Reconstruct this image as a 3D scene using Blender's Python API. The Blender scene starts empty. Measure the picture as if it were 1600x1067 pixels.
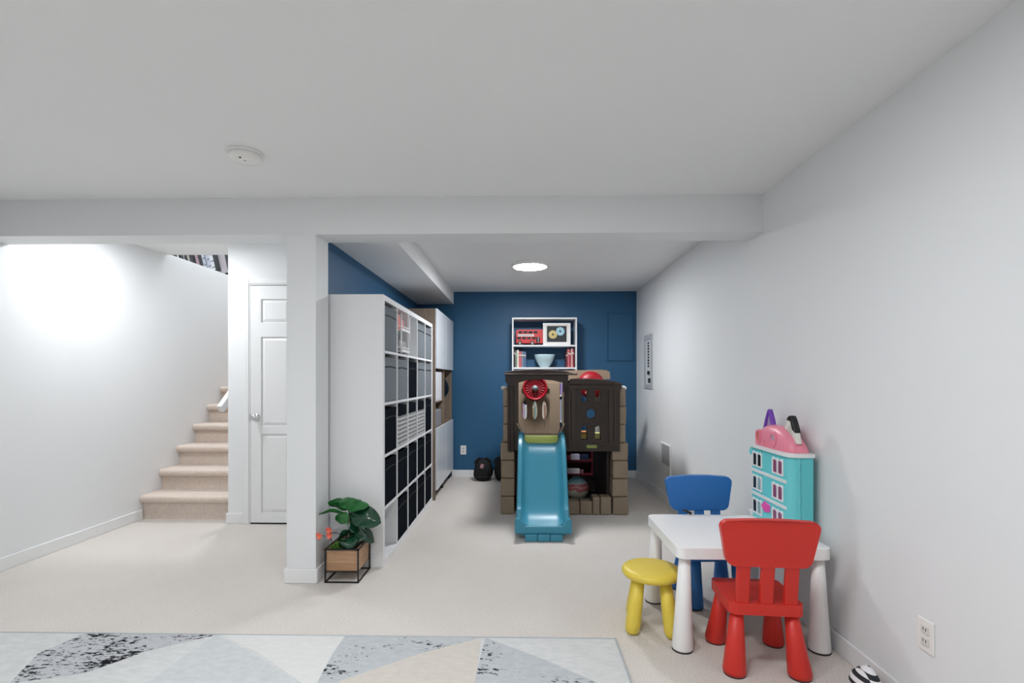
import bpy, bmesh, math, random
from mathutils import Vector, Matrix
from mathutils.geometry import tessellate_polygon
random.seed(7)
PI = math.pi
SC = bpy.context.scene
C = SC.collection

# ------------------------------------------------------------------ camera
CAM_Z = 1.25
F_PX = 784.0
YAW = math.atan(16 / F_PX)
HORIZON = 592.0
cam_data = bpy.data.cameras.new('camera')
cam = bpy.data.objects.new('camera', cam_data); C.objects.link(cam)
cam_data.sensor_fit = 'HORIZONTAL'; cam_data.sensor_width = 36
cam_data.lens = F_PX / 1600 * 36
cam_data.shift_y = (HORIZON - 533.5) / 1600
cam_data.clip_start = 0.05
cam.location = (0, 0, CAM_Z)
cam.rotation_euler = (PI / 2, 0, YAW)
SC.camera = cam

# ------------------------------------------------------------------ world, exposure
world = bpy.data.worlds.new('world'); SC.world = world; world.use_nodes = True
world.node_tree.nodes['Background'].inputs[0].default_value = (0.75, 0.8, 0.9, 1)
world.node_tree.nodes['Background'].inputs[1].default_value = 0.1
SC.view_settings.view_transform = 'Standard'
SC.view_settings.look = 'None'
SC.view_settings.gamma = 1
SC.view_settings.use_curve_mapping = False
SC.view_settings.exposure = 2.0
L_FRONT = 16.0       # emission of the unseen front room lamps, most added for even light
L_PLAY = 40.0        # lamp of the play alcove
L_STAIR = 20.0       # lamp by the stairs
L_UP = 60.0           # unseen lamp added upstairs to brighten the stairwell

# ------------------------------------------------------------------ helpers
def lin(h):
    h = h.lstrip('#')
    r = []
    for i in (0, 2, 4):
        c = int(h[i:i + 2], 16) / 255
        r.append(c / 12.92 if c <= 0.04045 else ((c + 0.055) / 1.055) ** 2.4)
    return (r[0], r[1], r[2], 1)

MATS = {}
def mat(name, color, rough=0.5, metal=0.0, var=0.04, scale=8.0, bump=0.0, bscale=200.0, emit=0.0, coat=0.0, spec=0.5, sheen=0.0):
    """procedural principled material: the colour varies a little with noise, optional bump"""
    if name in MATS: return MATS[name]
    m = bpy.data.materials.new(name); m.use_nodes = True
    nt = m.node_tree; n = nt.nodes; l = nt.links
    b = n['Principled BSDF']
    col = lin(color) if isinstance(color, str) else color
    tc = n.new('ShaderNodeTexCoord'); nz = n.new('ShaderNodeTexNoise')
    nz.inputs['Scale'].default_value = scale; nz.inputs['Detail'].default_value = 4
    l.new(tc.outputs['Object'], nz.inputs['Vector'])
    mx = n.new('ShaderNodeMix'); mx.data_type = 'RGBA'
    mx.inputs[6].default_value = tuple(c * (1 - var) for c in col[:3]) + (1,)
    mx.inputs[7].default_value = tuple(min(1, c * (1 + var)) for c in col[:3]) + (1,)
    l.new(nz.outputs['Fac'], mx.inputs[0]); l.new(mx.outputs[2], b.inputs['Base Color'])
    b.inputs['Roughness'].default_value = rough; b.inputs['Metallic'].default_value = metal
    b.inputs['Specular IOR Level'].default_value = spec
    b.inputs['Coat Weight'].default_value = coat
    b.inputs['Sheen Weight'].default_value = sheen
    if emit:
        l.new(mx.outputs[2], b.inputs['Emission Color']); b.inputs['Emission Strength'].default_value = emit
    if bump:
        n2 = n.new('ShaderNodeTexNoise'); n2.inputs['Scale'].default_value = bscale; n2.inputs['Detail'].default_value = 3
        l.new(tc.outputs['Object'], n2.inputs['Vector'])
        bp = n.new('ShaderNodeBump'); bp.inputs['Strength'].default_value = bump; bp.inputs['Distance'].default_value = 0.01
        l.new(n2.outputs['Fac'], bp.inputs['Height']); l.new(bp.outputs[0], b.inputs['Normal'])
    MATS[name] = m
    return m

def wood_mat(name, c1, c2, axis='X', scale=6.0, rough=0.55):
    if name in MATS: return MATS[name]
    m = mat(name, c1, rough)
    nt = m.node_tree; n = nt.nodes; l = nt.links
    b = n['Principled BSDF']
    tc = n.new('ShaderNodeTexCoord'); mp = n.new('ShaderNodeMapping')
    s = [30, 30, 30]; s['XYZ'.index(axis)] = 2.0
    mp.inputs['Scale'].default_value = s
    nz = n.new('ShaderNodeTexNoise'); nz.inputs['Scale'].default_value = scale / 3; nz.inputs['Detail'].default_value = 6; nz.inputs['Distortion'].default_value = 0.6
    r = n.new('ShaderNodeValToRGB')
    r.color_ramp.elements[0].position = 0.3; r.color_ramp.elements[0].color = lin(c1)
    r.color_ramp.elements[1].position = 0.7; r.color_ramp.elements[1].color = lin(c2)
    l.new(tc.outputs['Object'], mp.inputs[0]); l.new(mp.outputs[0], nz.inputs['Vector'])
    l.new(nz.outputs['Fac'], r.inputs[0]); l.new(r.outputs[0], b.inputs['Base Color'])
    return m

# bmesh shape helpers --------------------------------------------------
def box(bm, x0, y0, z0, x1, y1, z1, mi=0, rot=None, piv=None):
    vs = [bm.verts.new(p) for p in ((x0, y0, z0), (x1, y0, z0), (x1, y1, z0), (x0, y1, z0), (x0, y0, z1), (x1, y0, z1), (x1, y1, z1), (x0, y1, z1))]
    if rot is not None:
        c = Vector(piv) if piv is not None else Vector(((x0 + x1) / 2, (y0 + y1) / 2, (z0 + z1) / 2))
        for v in vs: v.co = rot @ (v.co - c) + c
    for f in ((0, 3, 2, 1), (4, 5, 6, 7), (0, 1, 5, 4), (1, 2, 6, 5), (2, 3, 7, 6), (3, 0, 4, 7)):
        fc = bm.faces.new([vs[i] for i in f]); fc.material_index = mi
    return vs

def frame_axes(d):
    d = d.normalized()
    a = Vector((0, 0, 1)) if abs(d.z) < 0.9 else Vector((1, 0, 0))
    u = d.cross(a).normalized(); v = d.cross(u).normalized()
    return u, v

def tube(bm, pts, radii, seg=16, mi=0, cap=True, smooth=True):
    """a round bar through points, each with its own radius"""
    pts = [Vector(p) for p in pts]
    if not hasattr(radii, '__len__'): radii = [radii] * len(pts)
    u, v = frame_axes(pts[-1] - pts[0])
    rings = []
    for i, p in enumerate(pts):
        d = (pts[min(i + 1, len(pts) - 1)] - pts[max(i - 1, 0)]).normalized()
        uu = (u - d * u.dot(d)).normalized(); vv = d.cross(uu).normalized()
        rings.append([bm.verts.new(p + (uu * math.cos(2 * PI * k / seg) + vv * math.sin(2 * PI * k / seg)) * radii[i]) for k in range(seg)])
    for a, b in zip(rings, rings[1:]):
        for k in range(seg):
            f = bm.faces.new((a[k], a[(k + 1) % seg], b[(k + 1) % seg], b[k])); f.material_index = mi; f.smooth = smooth
    if cap:
        f = bm.faces.new(rings[0][::-1]); f.material_index = mi
        f = bm.faces.new(rings[-1]); f.material_index = mi

def lathe(bm, prof, c=(0, 0, 0), axis='Z', seg=40, mi=0, close=False):
    """prof: (radius, height) pairs turned round an axis"""
    c = Vector(c); rings = []
    def P(r, h, a):
        x, y = r * math.cos(a), r * math.sin(a)
        if axis == 'Z': return c + Vector((x, y, h))
        if axis == 'Y': return c + Vector((x, h, y))
        return c + Vector((h, x, y))
    for r, h in prof:
        if r < 1e-6: rings.append([bm.verts.new(P(0, h, 0))])
        else: rings.append([bm.verts.new(P(r, h, 2 * PI * k / seg)) for k in range(seg)])
    for a, b in zip(rings, rings[1:]):
        for k in range(seg):
            k2 = (k + 1) % seg
            if len(a) == 1 and len(b) == 1: continue
            if len(a) == 1: f = bm.faces.new((a[0], b[k2], b[k]))
            elif len(b) == 1: f = bm.faces.new((a[k], a[k2], b[0]))
            else: f = bm.faces.new((a[k], a[k2], b[k2], b[k]))
            f.material_index = mi; f.smooth = True

def plate(bm, outer, holes, a, b, axis='Y', mi=0):
    """a sheet cut to an outline with holes, between two depths along an axis; outline in the two other axes"""
    def P(p, d):
        if axis == 'Y': return Vector((p[0], d, p[1]))
        if axis == 'X': return Vector((d, p[0], p[1]))
        return Vector((p[0], p[1], d))
    loops = [outer] + list(holes)
    tris = tessellate_polygon([[Vector((p[0], p[1], 0)) for p in lp] for lp in loops])
    flat = [p for lp in loops for p in lp]
    A = [bm.verts.new(P(p, a)) for p in flat]; B = [bm.verts.new(P(p, b)) for p in flat]
    for t in tris:
        try:
            f = bm.faces.new([A[i] for i in t]); f.material_index = mi
            f = bm.faces.new([B[i] for i in t][::-1]); f.material_index = mi
        except ValueError: pass
    o = 0
    for lp in loops:
        n = len(lp)
        for k in range(n):
            k2 = (k + 1) % n
            f = bm.faces.new((A[o + k], A[o + k2], B[o + k2], B[o + k])); f.material_index = mi
        o += n

def rrect(x0, y0, x1, y1, r, n=5):
    """outline of a rectangle with rounded corners; r one value or four (from lower left, counterclockwise)"""
    if not hasattr(r, '__len__'): r = [r] * 4
    out = []
    for (cx, cy, a0), rr in zip(((x0, y0, PI), (x1, y0, 1.5 * PI), (x1, y1, 0), (x0, y1, 0.5 * PI)), r):
        sx = 1 if cx == x0 else -1; sy = 1 if cy == y0 else -1
        for k in range(n + 1):
            a = a0 + k / n * PI / 2
            out.append((cx + sx * rr + rr * math.cos(a), cy + sy * rr + rr * math.sin(a)))
    return out

def circle(cx, cy, rx, ry=None, n=24, a0=0):
    ry = ry or rx
    return [(cx + rx * math.cos(a0 + 2 * PI * k / n), cy + ry * math.sin(a0 + 2 * PI * k / n)) for k in range(n)]

def ball(bm, c, r, sx=1, sy=1, sz=1, mi=0, u=24, v=16):
    c = Vector(c)
    prof = [(r * math.sin(PI * k / v), -r * math.cos(PI * k / v)) for k in range(v + 1)]
    prof[0] = (0, -r); prof[-1] = (0, r)
    n0 = len(bm.verts)
    lathe(bm, prof, (0, 0, 0), 'Z', u, mi)
    bm.verts.ensure_lookup_table()
    for w in bm.verts[n0:]: w.co = Vector((w.co.x * sx, w.co.y * sy, w.co.z * sz)) + c

def at(u, v, y):
    """the point of the place, at distance y into the room, that measures (u, v) in the survey of the photograph"""
    a = (u - 800) / F_PX; s, c = math.sin(YAW), math.cos(YAW)
    d = (-s + a * c, c + a * s, (HORIZON - v) / F_PX); t = y / d[1]
    return Vector((d[0] * t, y, CAM_Z + d[2] * t))
def xz(u, v, y):
    p = at(u, v, y); return (p.x, p.z)

ORG = {}
def obj(name, bm, mats, parent=None, local=False, bevel=0.0, bseg=2, smooth=False, label=None, sub=0, solid=0, autosmooth=True, kind=None):
    """link a bmesh as one mesh object; the geometry is given in world coordinates unless local"""
    org = Vector((0, 0, 0))
    if parent is not None: org = ORG.get(parent.name, Vector((0, 0, 0)))
    if not local:
        for v in bm.verts: v.co -= org
    # origin of the part at its own middle
    bmesh.ops.recalc_face_normals(bm, faces=bm.faces[:])
    me = bpy.data.meshes.new(name); 
    if len(bm.verts):
        cs = [v.co.copy() for v in bm.verts]
        mid = Vector(((min(c.x for c in cs) + max(c.x for c in cs)) / 2, (min(c.y for c in cs) + max(c.y for c in cs)) / 2, min(c.z for c in cs)))
    else: mid = Vector((0, 0, 0))
    for v in bm.verts: v.co -= mid
    bm.to_mesh(me); bm.free()
    if not isinstance(mats, (list, tuple)): mats = [mats]
    for m in mats: me.materials.append(m)
    o = bpy.data.objects.new(name, me); C.objects.link(o)
    o.location = mid
    if parent is not None: o.parent = parent
    ORG[o.name] = org + mid if not local else mid
    if solid:
        md = o.modifiers.new('thickness', 'SOLIDIFY'); md.thickness = solid; md.offset = 0
    if bevel:
        md = o.modifiers.new('edges', 'BEVEL'); md.width = bevel; md.segments = bseg; md.limit_method = 'ANGLE'; md.angle_limit = math.radians(40); md.harden_normals = False
    if sub:
        md = o.modifiers.new('smooth', 'SUBSURF'); md.levels = sub; md.render_levels = sub
    if smooth or bevel:
        for p in me.polygons: p.use_smooth = True
        try: me.set_sharp_from_angle(angle=math.radians(42))
        except Exception: pass
        if bevel:
            md = o.modifiers.new('normals', 'WEIGHTED_NORMAL'); md.keep_sharp = True
    if label: o['label'] = label
    if kind: o['kind'] = kind
    return o

def thing(name, label, cat, loc=(0, 0, 0), group=None, rotz=0):
    o = bpy.data.objects.new(name, None); C.objects.link(o)
    o.location = loc; o.rotation_euler = (0, 0, rotz); o['label'] = label; o['category'] = cat
    o.empty_display_size = 0.1
    if group: o['group'] = group
    ORG[o.name] = Vector(loc)
    return o
def tag(o, label, cat, group=None, kind=None):
    o['label'] = label; o['category'] = cat
    if group: o['group'] = group
    if kind: o['kind'] = kind
    return o
def struct(name, bm, m, parent=None, label=None, **k):
    o = obj(name, bm, m, parent, **k)
    if parent is None: o['kind'] = 'structure'
    if label: o['label'] = label
    return o
def B(): return bmesh.new()
def bx(*a, **k):
    b = bmesh.new(); box(b, *a, **k); return b
def dup(root, loc=None, rotz=None, label=None, group=None, mats=None):
    r = root.copy(); C.objects.link(r)
    if loc is not None: r.location = loc
    if rotz is not None: r.rotation_euler = (0, 0, rotz)
    if label: r['label'] = label
    if group: r['group'] = group
    for ch in list(root.children):
        c = ch.copy(); C.objects.link(c); c.parent = r
        for g in ch.children:
            d = g.copy(); C.objects.link(d); d.parent = c
    return r

# ------------------------------------------------------------------ materials
M_WALL = mat('wall_paint_white', '#e9ebec', 0.6, var=0.01, scale=1.5, bump=0.04, bscale=350)
M_CEIL = mat('ceiling_paint', '#eff0f0', 0.8, var=0.01, scale=1.5, bump=0.05, bscale=250)
M_BLUE = mat('wall_paint_blue', '#245a80', 0.5, var=0.03, scale=2)
M_TRIM = mat('trim_white', '#eceded', 0.4, var=0.01)
M_WHITE = mat('white_laminate', '#e9eaeb', 0.4, var=0.01)
M_WGLOSS = mat('white_gloss_door', '#dde1e6', 0.25, var=0.01)
M_BLACK = mat('black_metal', '#0c0c0d', 0.45, var=0.1)
M_DARK = mat('dark_recess', '#0d0e10', 0.8, var=0.1)
M_CHROME = mat('brushed_chrome', '#c9c9cb', 0.22, metal=1.0)
M_PLATE = mat('outlet_plastic', '#f0efec', 0.35, var=0.01)

def carpet_mat(name, c1, c2, c3):
    m = mat(name, c1, 0.95, sheen=0.3, spec=0.1)
    n = m.node_tree.nodes; l = m.node_tree.links; b = n['Principled BSDF']
    tc = n.new('ShaderNodeTexCoord')
    big = n.new('ShaderNodeTexNoise'); big.inputs['Scale'].default_value = 1.1; big.inputs['Detail'].default_value = 5
    fine = n.new('ShaderNodeTexNoise'); fine.inputs['Scale'].default_value = 160; fine.inputs['Detail'].default_value = 2
    l.new(tc.outputs['Object'], big.inputs['Vector']); l.new(tc.outputs['Object'], fine.inputs['Vector'])
    r = n.new('ShaderNodeValToRGB'); r.color_ramp.elements[0].position = 0.35; r.color_ramp.elements[1].position = 0.65
    r.color_ramp.elements[0].color = lin(c1); r.color_ramp.elements[1].color = lin(c2)
    l.new(big.outputs['Fac'], r.inputs[0])
    r2 = n.new('ShaderNodeValToRGB'); r2.color_ramp.elements[0].position = 0.3; r2.color_ramp.elements[1].position = 0.6
    r2.color_ramp.elements[0].color = lin(c3); r2.color_ramp.elements[1].color = (1, 1, 1, 1)
    l.new(fine.outputs['Fac'], r2.inputs[0])
    mx = n.new('ShaderNodeMix'); mx.data_type = 'RGBA'; mx.blend_type = 'MULTIPLY'; mx.inputs[0].default_value = 0.45
    l.new(r.outputs[0], mx.inputs[6]); l.new(r2.outputs[0], mx.inputs[7]); l.new(mx.outputs[2], b.inputs['Base Color'])
    bp = n.new('ShaderNodeBump'); bp.inputs['Strength'].default_value = 0.5; bp.inputs['Distance'].default_value = 0.006
    l.new(fine.outputs['Fac'], bp.inputs['Height']); l.new(bp.outputs[0], b.inputs['Normal'])
    return m
M_CARPET = carpet_mat('carpet_beige', '#d8d1ca', '#e0dbd5', '#bdb3ab')
M_STAIRC = carpet_mat('carpet_stairs', '#decfc3', '#e7dacf', '#c2b1a3')

# ------------------------------------------------------------------ room shell
XL, XR, YB, YR, ZC = -3.39, 1.45, 6.40, -2.6, 2.363
struct('floor', bx(XL - 0.1, YR - 0.1, -0.1, XR + 0.1, YB + 0.1, 0), M_CARPET, label='cream wall-to-wall carpet')
b = B()
box(b, XL, YR, ZC, XR + 0.1, 3.15, ZC + 0.14)
box(b, -1.445, 3.15, ZC, XR + 0.1, YB + 0.1, ZC + 0.14)
box(b, XL, 3.15, 2.43, -2.55, 4.71, 2.57)
box(b, -2.55, 3.15, 2.43, -1.445, 4.40, 2.57)
struct('ceiling', b, M_CEIL, label='flat white ceiling')
b = B()
box(b, XL - 0.1, YR, 0, XL, 4.71, 2.57)
box(b, XL - 0.1, 4.71, 0, XL, 7.6, 2.43)
struct('wall_left', b, M_WALL, label='white wall beside the stairs')
struct('wall_right', bx(XR, YR, 0, XR + 0.1, YB + 0.1, ZC), M_WALL, label='long white wall behind the children\'s table')
struct('wall_back', bx(-1.34, YB, 0, XR, YB + 0.1, ZC), M_BLUE, label='dark blue end wall of the play alcove')
struct('wall_rear', bx(XL, YR - 0.1, 0, XR, YR, ZC), M_WALL)
b = B(); vs = box(b, -1.445, 3.245, 0, -1.34, YB + 0.1, ZC); b.faces.ensure_lookup_table(); b.normal_update()
for f in b.faces:
    if f.normal.x > 0.9: f.material_index = 1
struct('wall_side', b, [M_WALL, M_BLUE], label='blue wall behind the shelving')
# beam, post, soffit
struct('trim_1', bx(XL, 3.055, 2.137, XR, 3.245, ZC), M_WALL, label='white ceiling beam across the room')
struct('trim_2', bx(-1.445, 3.05, 0, -1.265, 3.245, 2.137), M_WALL, label='white square post under the beam')
struct('trim_3', bx(-1.34, 3.245, 2.206, -0.876, YB, ZC), M_CEIL, label='white boxed soffit above the shelving')
# wall with the closet door, stair wall
b = B()
plate(b, [(-2.55, 0), (-2.345, 0), (-2.345, 2.06), (-1.565, 2.06), (-1.565, 0), (-1.445, 0), (-1.445, 2.43), (-2.55, 2.43)], [], 4.30, 4.40)
struct('wall_door', b, M_WALL, label='narrow white wall around the closet door')
struct('wall_stair', bx(-2.55, 4.40, 0, -2.45, 7.6, 4.8), M_WALL)
struct('wall_landing', bx(XL - 0.1, 7.6, 0, -2.45, 7.7, 4.8), M_WALL)
struct('wall_upper', bx(-3.96, 4.71, 2.43, -3.86, 7.6, 4.8), M_WALL)
struct('wall_upper_front', bx(-3.96, 4.61, 2.57, -2.45, 4.71, 4.8), M_WALL)
struct('ceiling_upper', bx(-3.96, 4.61, 4.8, -2.45, 7.7, 4.9), M_CEIL)
# baseboards
def baseboard(name, segs):
    b = B()
    for (x0, y0, x1, y1) in segs: box(b, x0, y0, 0, x1, y1, 0.088)
    return struct(name, b, M_TRIM, bevel=0.004)
T = 0.013
baseboard('baseboard_left', [(XL, YR, XL + T, 4.40)])
baseboard('baseboard_right', [(XR - T, YR, XR, YB - T)])
baseboard('baseboard_back', [(-0.9, YB - T, XR, YB)])
baseboard('baseboard_post', [(-1.445 - T, 3.05 - T, -1.265 + T, 3.05), (-1.265, 3.05, -1.265 + T, 3.245), (-1.445 - T, 3.05, -1.445, 3.245)])
baseboard('baseboard_side', [(-1.445 - T, 3.245, -1.445, 4.30)])
baseboard('baseboard_door', [(-2.55 - T, 4.30 - T, -2.41, 4.30), (-2.55 - T, 4.30, -2.55, 4.39)])
baseboard('baseboard_rear', [(XL, YR, XR, YR + T)])
# hatch painted into the blue wall
x0, z0 = xz(949, 565, YB); x1, z1 = xz(990.5, 489, YB)
b = B(); plate(b, [(x0, z0), (x1, z0), (x1, z1), (x0, z1)], [[(x0 + .007, z0 + .007), (x1 - .007, z0 + .007), (x1 - .007, z1 - .007), (x0 + .007, z1 - .007)]], YB - 0.008, YB)
box(b, x0 + .012, YB - 0.006, z0 + .012, x1 - .012, YB, z1 - .012)
struct('trim_4', b, M_BLUE, label='blue painted access hatch in the end wall', bevel=0.002)

# door -------------------------------------------------------------
DY = 4.27
def door():
    d = bpy.data.objects.new('door_1', None); C.objects.link(d); d.location = (-1.955, DY, 0); d['kind'] = 'structure'
    d['label'] = 'white six-panel closet door beside the post'
    ORG[d.name] = Vector(d.location)
    X0, X1, Z0, Z1 = -2.337, -1.573, 0.014, 2.052
    cols = [(-2.245, -2.0), (-1.91, -1.665)]
    rows = [(0.10, 0.775), (0.845, 1.61), (1.735, 1.935)]
    b = B(); holes = []
    for (a, c) in cols:
        for (e, f) in rows: holes.append([(a, e), (c, e), (c, f), (a, f)])
    plate(b, [(X0, Z0), (X1, Z0), (X1, Z1), (X0, Z1)], holes, DY, DY + 0.012)
    box(b, X0, DY + 0.012, Z0, X1, DY + 0.035, Z1)
    struct('door_leaf', b, M_TRIM, d, bevel=0.003)
    for (a, c) in cols:
        for (e, f) in rows:
            b = B()
            # sloped moulding that rises to a flat field
            o = [(a + .004, e + .004), (c - .004, e + .004), (c - .004, f - .004), (a + .004, f - .004)]
            i = [(a + .03, e + .03), (c - .03, e + .03), (c - .03, f - .03), (a + .03, f - .03)]
            O = [b.verts.new((p[0], DY + 0.0125, p[1])) for p in o]; I = [b.verts.new((p[0], DY + 0.002, p[1])) for p in i]
            for k in range(4): b.faces.new((O[k], O[(k + 1) % 4], I[(k + 1) % 4], I[k]))
            b.faces.new(I); b.faces.new(O[::-1])
            struct('door_panel', b, M_TRIM, d)
    b = B(); k = at(401, 652, DY)
    lathe(b, [(0, -0.062), (0.018, -0.060), (0.026, -0.05), (0.027, -0.042), (0.02, -0.032), (0.011, -0.024), (0.011, -0.008), (0.03, -0.006), (0.032, 0), (0, 0)], (-2.283, DY, 0.92), 'Y', 28)
    struct('door_knob', b, M_CHROME, d)
    struct('latch_plate', bx(-2.345, DY - .003, 0.89, -2.334, DY + .01, 0.95), M_CHROME, d)
    struct('threshold_gap', bx(-2.34, DY + .004, 0.001, -1.57, DY + .03, 0.0135), M_DARK, d)
door()
b = B()
for (w0, w1, y) in ((0.0, 0.062, 4.282), (0.012, 0.05, 4.276)):
    x0, x1, zt = -2.345, -1.565, 2.06
    box(b, x0 - w1, y, 0, x0 - w0, 4.30, zt + w1)
    box(b, x1 + w0, y, 0, x1 + w1, 4.30, zt + w1)
    box(b, x0 - w0 + 1e-3, y, zt + w0, x1 + w0 - 1e-3, 4.30, zt + w1)
struct('trim_5', b, M_TRIM, label='white moulded door casing', bevel=0.003)

# stairs -----------------------------------------------------------
st = thing('staircase', 'carpeted beige staircase climbing between white walls', 'stairs', (-2.97, 4.4, 0))
st['kind'] = 'structure'
for k in range(11):
    y0 = 4.37 + 0.237 * k; z1 = 0.215 + 0.19 * k; zb = max(0, z1 - 0.24)
    prof = [(y0 + 0.045, zb), (y0 + 0.045, z1 - 0.062), (y0 + 0.012, z1 - 0.06), (y0 + 0.003, z1 - 0.045), (y0, z1 - 0.028), (y0 + 0.006, z1 - 0.012), (y0 + 0.022, z1 - 0.002), (y0 + 0.05, z1), (y0 + 0.283, z1 + 0.001), (y0 + 0.283, zb)]
    b = B(); plate(b, prof, [], XL + 0.002, -2.552, 'X')
    obj('stair_step', b, M_STAIRC, st)
hr = thing('handrail', 'white sloping handrail beside the stairs', 'handrail', (-2.61, 4.6, 0.9))
hr['kind'] = 'structure'
b = B()
p0 = Vector((-2.64, 4.335, 0.985)); dd = Vector((0, 0.237, 0.19)).normalized(); L = 3.2
up = Vector((0, -dd.z, dd.y))
vs = []
for s in (0, L):
    for (a, c) in ((-0.022, -0.035), (0.022, -0.035), (0.022, 0.035), (-0.022, 0.035)):
        vs.append(b.verts.new(p0 + dd * s + Vector((a, 0, 0)) + up * c))
for f in ((0, 1, 2, 3), (4, 7, 6, 5), (0, 4, 5, 1), (1, 5, 6, 2), (2, 6, 7, 3), (3, 7, 4, 0)): b.faces.new([vs[i] for i in f])
obj('rail', b, M_TRIM, hr, bevel=0.008)
for s in (0.35, 1.6, 2.8):
    b = B(); p = p0 + dd * s; tube(b, [p + Vector((0, 0, -0.03)), p + Vector((0.03, 0, -0.07)), p + Vector((0.09, 0, -0.07))], 0.008, 10)
    obj('bracket', b, M_CHROME, hr)

# records and magazines on the ledge at the top of the stair wall
sh = thing('media_shelf', 'dark open shelf above the stair wall, crowded with slanting magazines', 'shelf', (-3.6, 5.6, 2.43))
b = B(); box(b, -3.86, 4.72, 2.43, -3.395, 7.5, 2.45)
obj('ledge', b, M_WALL, sh)
obj('back_panel', bx(-3.86, 4.72, 2.45, -3.84, 7.5, 3.1), M_DARK, sh)
obj('upper_shelf', bx(-3.84, 4.72, 3.0, -3.42, 7.5, 3.02), M_DARK, sh)
pal = [('black', '#101114'), ('black', '#17181c'), ('ivory', '#d8d6d2'), ('black', '#121317'), ('grey', '#8b8c92'), ('black', '#15161a'), ('tan', '#a8a29a'), ('charcoal', '#3a3940'), ('black', '#0f1013'), ('rose', '#a08490'), ('black', '#14161b'), ('pale blue', '#c2c8d4'), ('silver', '#b4b8c4'), ('white', '#d6d9e0'), ('black', '#0e1014'), ('grey portrait', '#a2a3ad'), ('black', '#15161a'), ('white', '#c6c7cc')]
y = 4.86; prev = 'wall end'
wid = [.05, .04, .03, .05, .03, .03, .03, .03, .06, .05, .07, .06, .07, .07, .10, .13, .08, .06]
for k, ((cn, ch), w) in enumerate(zip(pal, wid)):
    b = B(); hh = 0.34
    rot = Matrix.Rotation(math.radians(27 - 0.3 * k), 3, 'X')
    box(b, -3.70, y, 2.452, -3.44 - 0.004 * (k % 3), y + w - 0.006, 2.452 + hh, 0, rot, (0, y, 2.452))
    if cn == 'grey portrait':
        box(b, -3.444, y + .02, 2.47, -3.438, y + w - .02, 2.47 + .2, 1, rot, (0, y, 2.452))
    if cn in ('pale blue', 'white', 'silver', 'grey'):
        for q in range(4):
            box(b, -3.4445, y + .012, 2.48 + q * .07, -3.436, y + w - .018, 2.49 + q * .07, 2, rot, (0, y, 2.452))
    m = b
    for v in m.verts: v.co.z += 0.0
    zmin = min(v.co.z for v in m.verts); 
    for v in m.verts: v.co.z += 2.452 - zmin
    o = obj('magazine', m, [mat('mag_' + ch, ch, 0.35), mat('mag_face', '#a79fa4', 0.5), mat('mag_print', '#5d6270', 0.5)], bevel=0.002)
    nx = pal[k + 1][0] if k + 1 < len(pal) else 'back panel'
    tag(o, f'{cn} magazine leaning on the high ledge between the {prev} and the {nx} one' if k else 'black magazine leaning at the narrow tip of the high ledge', 'magazine', 'magazines on the ledge above the stairs')
    prev = cn
    y += w + 0.004

# ------------------------------------------------------------------ lamps
M_LAMPRIM = mat('lamp_rim_white', '#f2f2f0', 0.4)
def ceiling_light(x, y, z, strength, label, r=0.165):
    t = thing('ceiling_light', label, 'ceiling light', (x, y, z), 'round flush ceiling lights')
    b = B(); lathe(b, [(r + .012, 0), (r + .014, -0.012), (r + .006, -0.03), (r - .004, -0.032), (r - .006, -0.02), (r - .006, 0)], (x, y, z), 'Z', 48)
    obj('rim', b, M_LAMPRIM, t)
    b = B(); lathe(b, [(0, -0.036), (r * .6, -0.035), (r - .02, -0.032), (r - .006, -0.026), (r - .006, -0.018), (0, -0.018)], (x, y, z), 'Z', 48)
    obj('diffuser', b, mat('diffuser_%g' % strength, '#fafcff', 0.5, emit=strength, var=0), t)
    return t
ceiling_light(0.075, 4.865, ZC, L_PLAY, 'round glowing flush light on the ceiling above the climbing toy')
ceiling_light(-2.82, 3.72, 2.43, L_STAIR, 'round flush light by the stairs, hidden behind the beam', 0.15)
for (x, y, k) in ((-0.95, 1.2, 1.0), (0.1, 1.2, 1.0), (-2.5, 0.3, .9), (-0.9, -1.4, 1.1)):  # first lamp follows the leaf shadows, the others are added to soften the light
    ceiling_light(x, y, ZC, L_FRONT * k, 'unseen round fill light on the front room ceiling near the viewer')
ceiling_light(-3.1, 6.0, 4.8, L_UP, 'unseen round light added on the upper floor ceiling to brighten the stairs')  # added out of view so that the stairwell gets more light

# smoke detector
t = thing('smoke_detector', 'round white smoke detector on the front room ceiling', 'smoke detector', (-1.365, 2.445, ZC))
c = (-1.365, 2.445, ZC)
b = B(); lathe(b, [(0.082, 0), (0.084, -0.008), (0.08, -0.012), (0, -0.012)], c, 'Z', 40); obj('base', b, M_PLATE, t)
b = B(); lathe(b, [(0.073, -0.012), (0.076, -0.016), (0.074, -0.028), (0.062, -0.038), (0.03, -0.042), (0, -0.042)], c, 'Z', 40); obj('cover', b, M_PLATE, t)
b = B(); lathe(b, [(0.0735, -0.012), (0.0735, -0.0165), (0.07, -0.0165)], c, 'Z', 40); obj('vent_slot', b, M_DARK, t)
b = B(); ball(b, (c[0] + .0, c[1] - .045, c[2] - .04), 0.005); obj('indicator', b, M_DARK, t)
b = B(); ball(b, (c[0] + .004, c[1] - .01, c[2] - .042), 0.006, sz=.4); obj('test_button', b, mat('greyplastic', '#9a9c9f', .5), t)

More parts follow.
